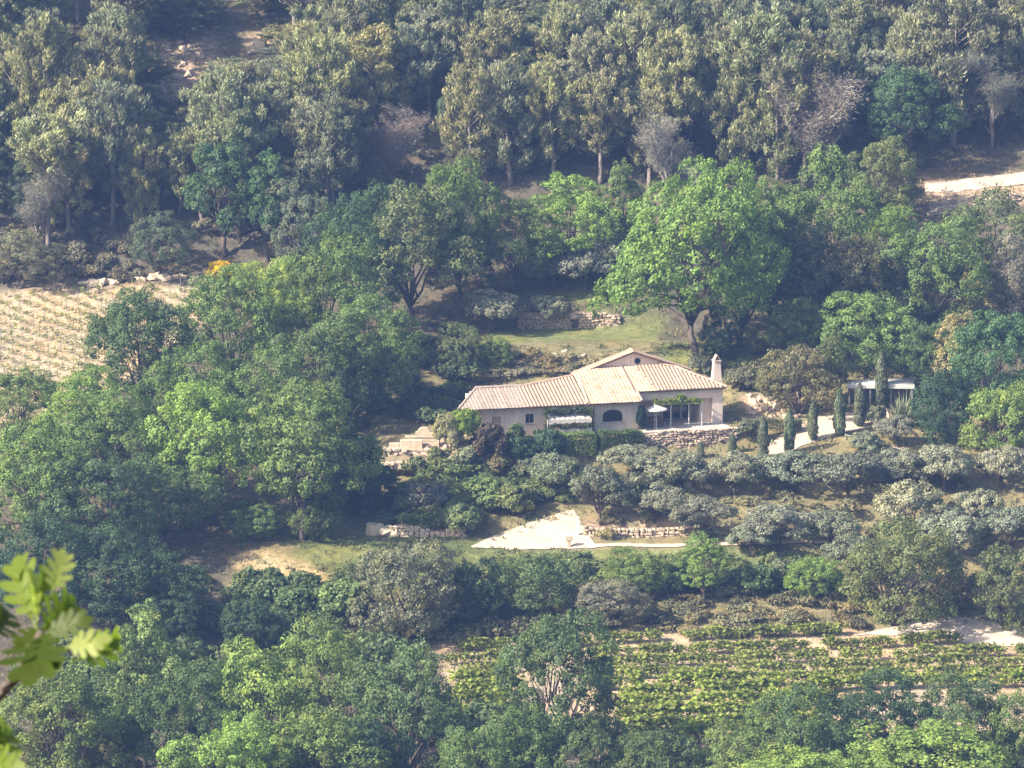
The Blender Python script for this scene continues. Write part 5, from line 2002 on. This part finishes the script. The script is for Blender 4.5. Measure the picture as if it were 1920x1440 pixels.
def oak_leaf_mesh(seed, name='leaf'):
    """oak leaf with rounded finger lobes, length 1 along +Y from its stalk, gently cupped"""
    rs = np.random.RandomState(seed)
    V, F = [], []

    def surf(x, y, dz):
        return (x, y, 0.55 * x * x - 0.28 * (y - 0.35) ** 2 + 0.02 * math.sin(y * 9 + seed) + dz)

    def lobe_(x0, y0, ang, L, w, dz):
        n0 = len(V)
        dx, dy = math.sin(ang), math.cos(ang)
        n = 18
        V.append(surf(x0 + dx * L * 0.5, y0 + dy * L * 0.5, dz))
        for k in range(n):
            t = 2 * math.pi * k / n
            a = 0.5 - 0.5 * math.cos(t)
            wv = w * math.sin(t) * (0.75 + 0.45 * a)
            V.append(surf(x0 + dx * L * a - dy * wv, y0 + dy * L * a + dx * wv, dz))
        for k in range(n):
            F.append((n0, n0 + 1 + k, n0 + 1 + (k + 1) % n))

    lobe_(0, 0.0, 0.0, 0.95, 0.10, 0.0)
    dz = 0.003
    for (y0, L, w, a0) in ((0.12, 0.22, 0.05, 1.0), (0.26, 0.34, 0.062, 0.88), (0.44, 0.40, 0.068, 0.72), (0.62, 0.34, 0.062, 0.52)):
        for s_ in (-1, 1):
            lobe_(0, y0 + rs.uniform(-0.03, 0.03), s_ * (a0 + rs.uniform(-0.1, 0.1)), L * rs.uniform(0.85, 1.12), w, dz)
            dz += 0.0025
    lobe_(0, 0.70, rs.uniform(-0.1, 0.1), 0.32, 0.075, dz)
    n0 = len(V)
    V += [(-0.012, -0.14, -0.04), (0.012, -0.14, -0.04), (0.012, 0.05, -0.025), (-0.012, 0.05, -0.025)]
    F += [(n0, n0 + 1, n0 + 2), (n0, n0 + 2, n0 + 3)]
    return np_mesh(name, np.array(V), np.array(F), LEAFF, 0.5 + 0 * np.arange(len(F)), True)


OLM = [oak_leaf_mesh(k) for k in range(3)]
sap_x, sap_y = -0.75, CAM[1] + 4.05
sap_z = H(sap_x, sap_y)
sap = empty('oak_sapling', (sap_x, sap_y, sap_z))
tag(sap, 'out of focus oak twig with lobed leaves close at the lower left edge', 'oak twig')
org = np.array([sap_x, sap_y, sap_z])
knot = camera_side(78, 1186, 4.0)
k2 = camera_side(-40, 1345, 4.05)
k3 = camera_side(-330, 1500, 4.1)
MB().tube([(0, 0, -0.2), (0.02, 0, 0.5), tuple(k3 - org)], [0.035, 0.028, 0.014], 8).build('stem', BARK, sap, True)
MB().tube([tuple(k3 - org), tuple(k2 - org), tuple(camera_side(30, 1270, 4.02) - org), tuple(knot - org)], [0.012, 0.006, 0.0045, 0.0035], 7).build('twig', BARK, sap, True)
kn2 = camera_side(-30, 1425, 4.04)
MB().tube([tuple(k2 - org), tuple((k2 + kn2) / 2 - org), tuple(kn2 - org)], [0.005, 0.004, 0.003], 6).build('twig', BARK, sap, True)


def leaf_at(b, t, dist, dtip, width, roll, col, k):
    t = (b[0] + (t[0] - b[0]) * 0.84, b[1] + (t[1] - b[1]) * 0.84)
    pb, pt = camera_side(*b, dist), camera_side(*t, dist + dtip)
    yv = Vector(pt - pb)
    L = yv.length
    yv.normalize()
    view = Vector(CAM - pb).normalized()
    zv = (view - yv * view.dot(yv)).normalized()
    xv = yv.cross(zv)
    zv2 = zv * math.cos(roll) + xv * math.sin(roll)
    xv2 = yv.cross(zv2)
    o = bpy.data.objects.new('leaf', OLM[k % 3])
    mt = Matrix((xv2 * L * width, yv * L, zv2 * L)).transposed().to_4x4()
    mt.translation = Vector(pb - org)
    o.matrix_basis = mt
    o.color = (*col, 1)
    return link(o, sap)


CL, CM, CD = (0.36, 0.42, 0.13), (0.17, 0.24, 0.035), (0.075, 0.115, 0.018)
LV = [((98, 1108), (126, 1014), 4.0, 0.01, 1.25, 0.15, CL), ((60, 1160), (14, 1012), 4.25, 0.05, 0.95, -0.3, CM), ((72, 1168), (52, 1026), 3.96, -0.01, 0.55, 1.0, CL),
      ((80, 1182), (158, 1106), 4.1, 0.03, 1.3, 0.2, CM), ((88, 1186), (182, 1150), 4.05, -0.02, 1.2, -0.5, CD), ((125, 1214), (218, 1196), 3.92, -0.02, 1.15, -0.2, CL),
      ((150, 1236), (252, 1188), 4.35, 0.05, 0.9, 0.3, CM), ((78, 1190), (52, 1285), 3.9, -0.06, 1.5, 0.3, CD), ((70, 1188), (128, 1275), 4.15, 0.04, 1.0, -0.4, CD),
      ((-15, 1190), (24, 1120), 4.4, 0.06, 1.1, 0.3, CD), ((62, 1150), (100, 1040), 4.12, 0.02, 1.0, 0.5, CM), ((70, 1180), (10, 1230), 4.2, 0.02, 1.1, 0.2, CD),
      ((-30, 1425), (40, 1350), 4.5, 0.05, 1.2, 0.2, CM), ((-30, 1430), (48, 1432), 4.5, -0.05, 1.2, -0.2, CM), ((-30, 1425), (10, 1350), 4.45, 0.0, 1.1, 0.4, CD),
      ((-40, 1400), (-110, 1330), 4.3, 0.0, 1.1, 0.2, CM), ((-60, 1360), (-150, 1290), 4.2, 0.0, 1.1, -0.2, CM), ((-100, 1380), (-180, 1440), 4.1, 0.0, 1.1, 0.1, CD)]
for k, q in enumerate(LV):
    leaf_at(*q, k)

# ------------------------------------------------------------------ hazy air
hz = MB().box(-590, 590, -640, 660, -27.5, 86.5)
hm = bpy.data.materials.new('pale_haze')
hm.use_nodes = True
hnt = hm.node_tree
hnt.nodes.remove(hnt.nodes['Principled BSDF'])
pv = hnt.nodes.new('ShaderNodeVolumePrincipled')
pv.inputs['Color'].default_value = (0.26, 0.45, 1.0, 1)
pv.inputs['Density'].default_value = 0.00022
pv.inputs['Anisotropy'].default_value = 0.0
hnt.links.new(pv.outputs[0], hnt.nodes['Material Output'].inputs['Volume'])
ho = hz.build('haze', hm)
tag(ho, 'thin blue summer haze filling the valley air', kind='stuff')
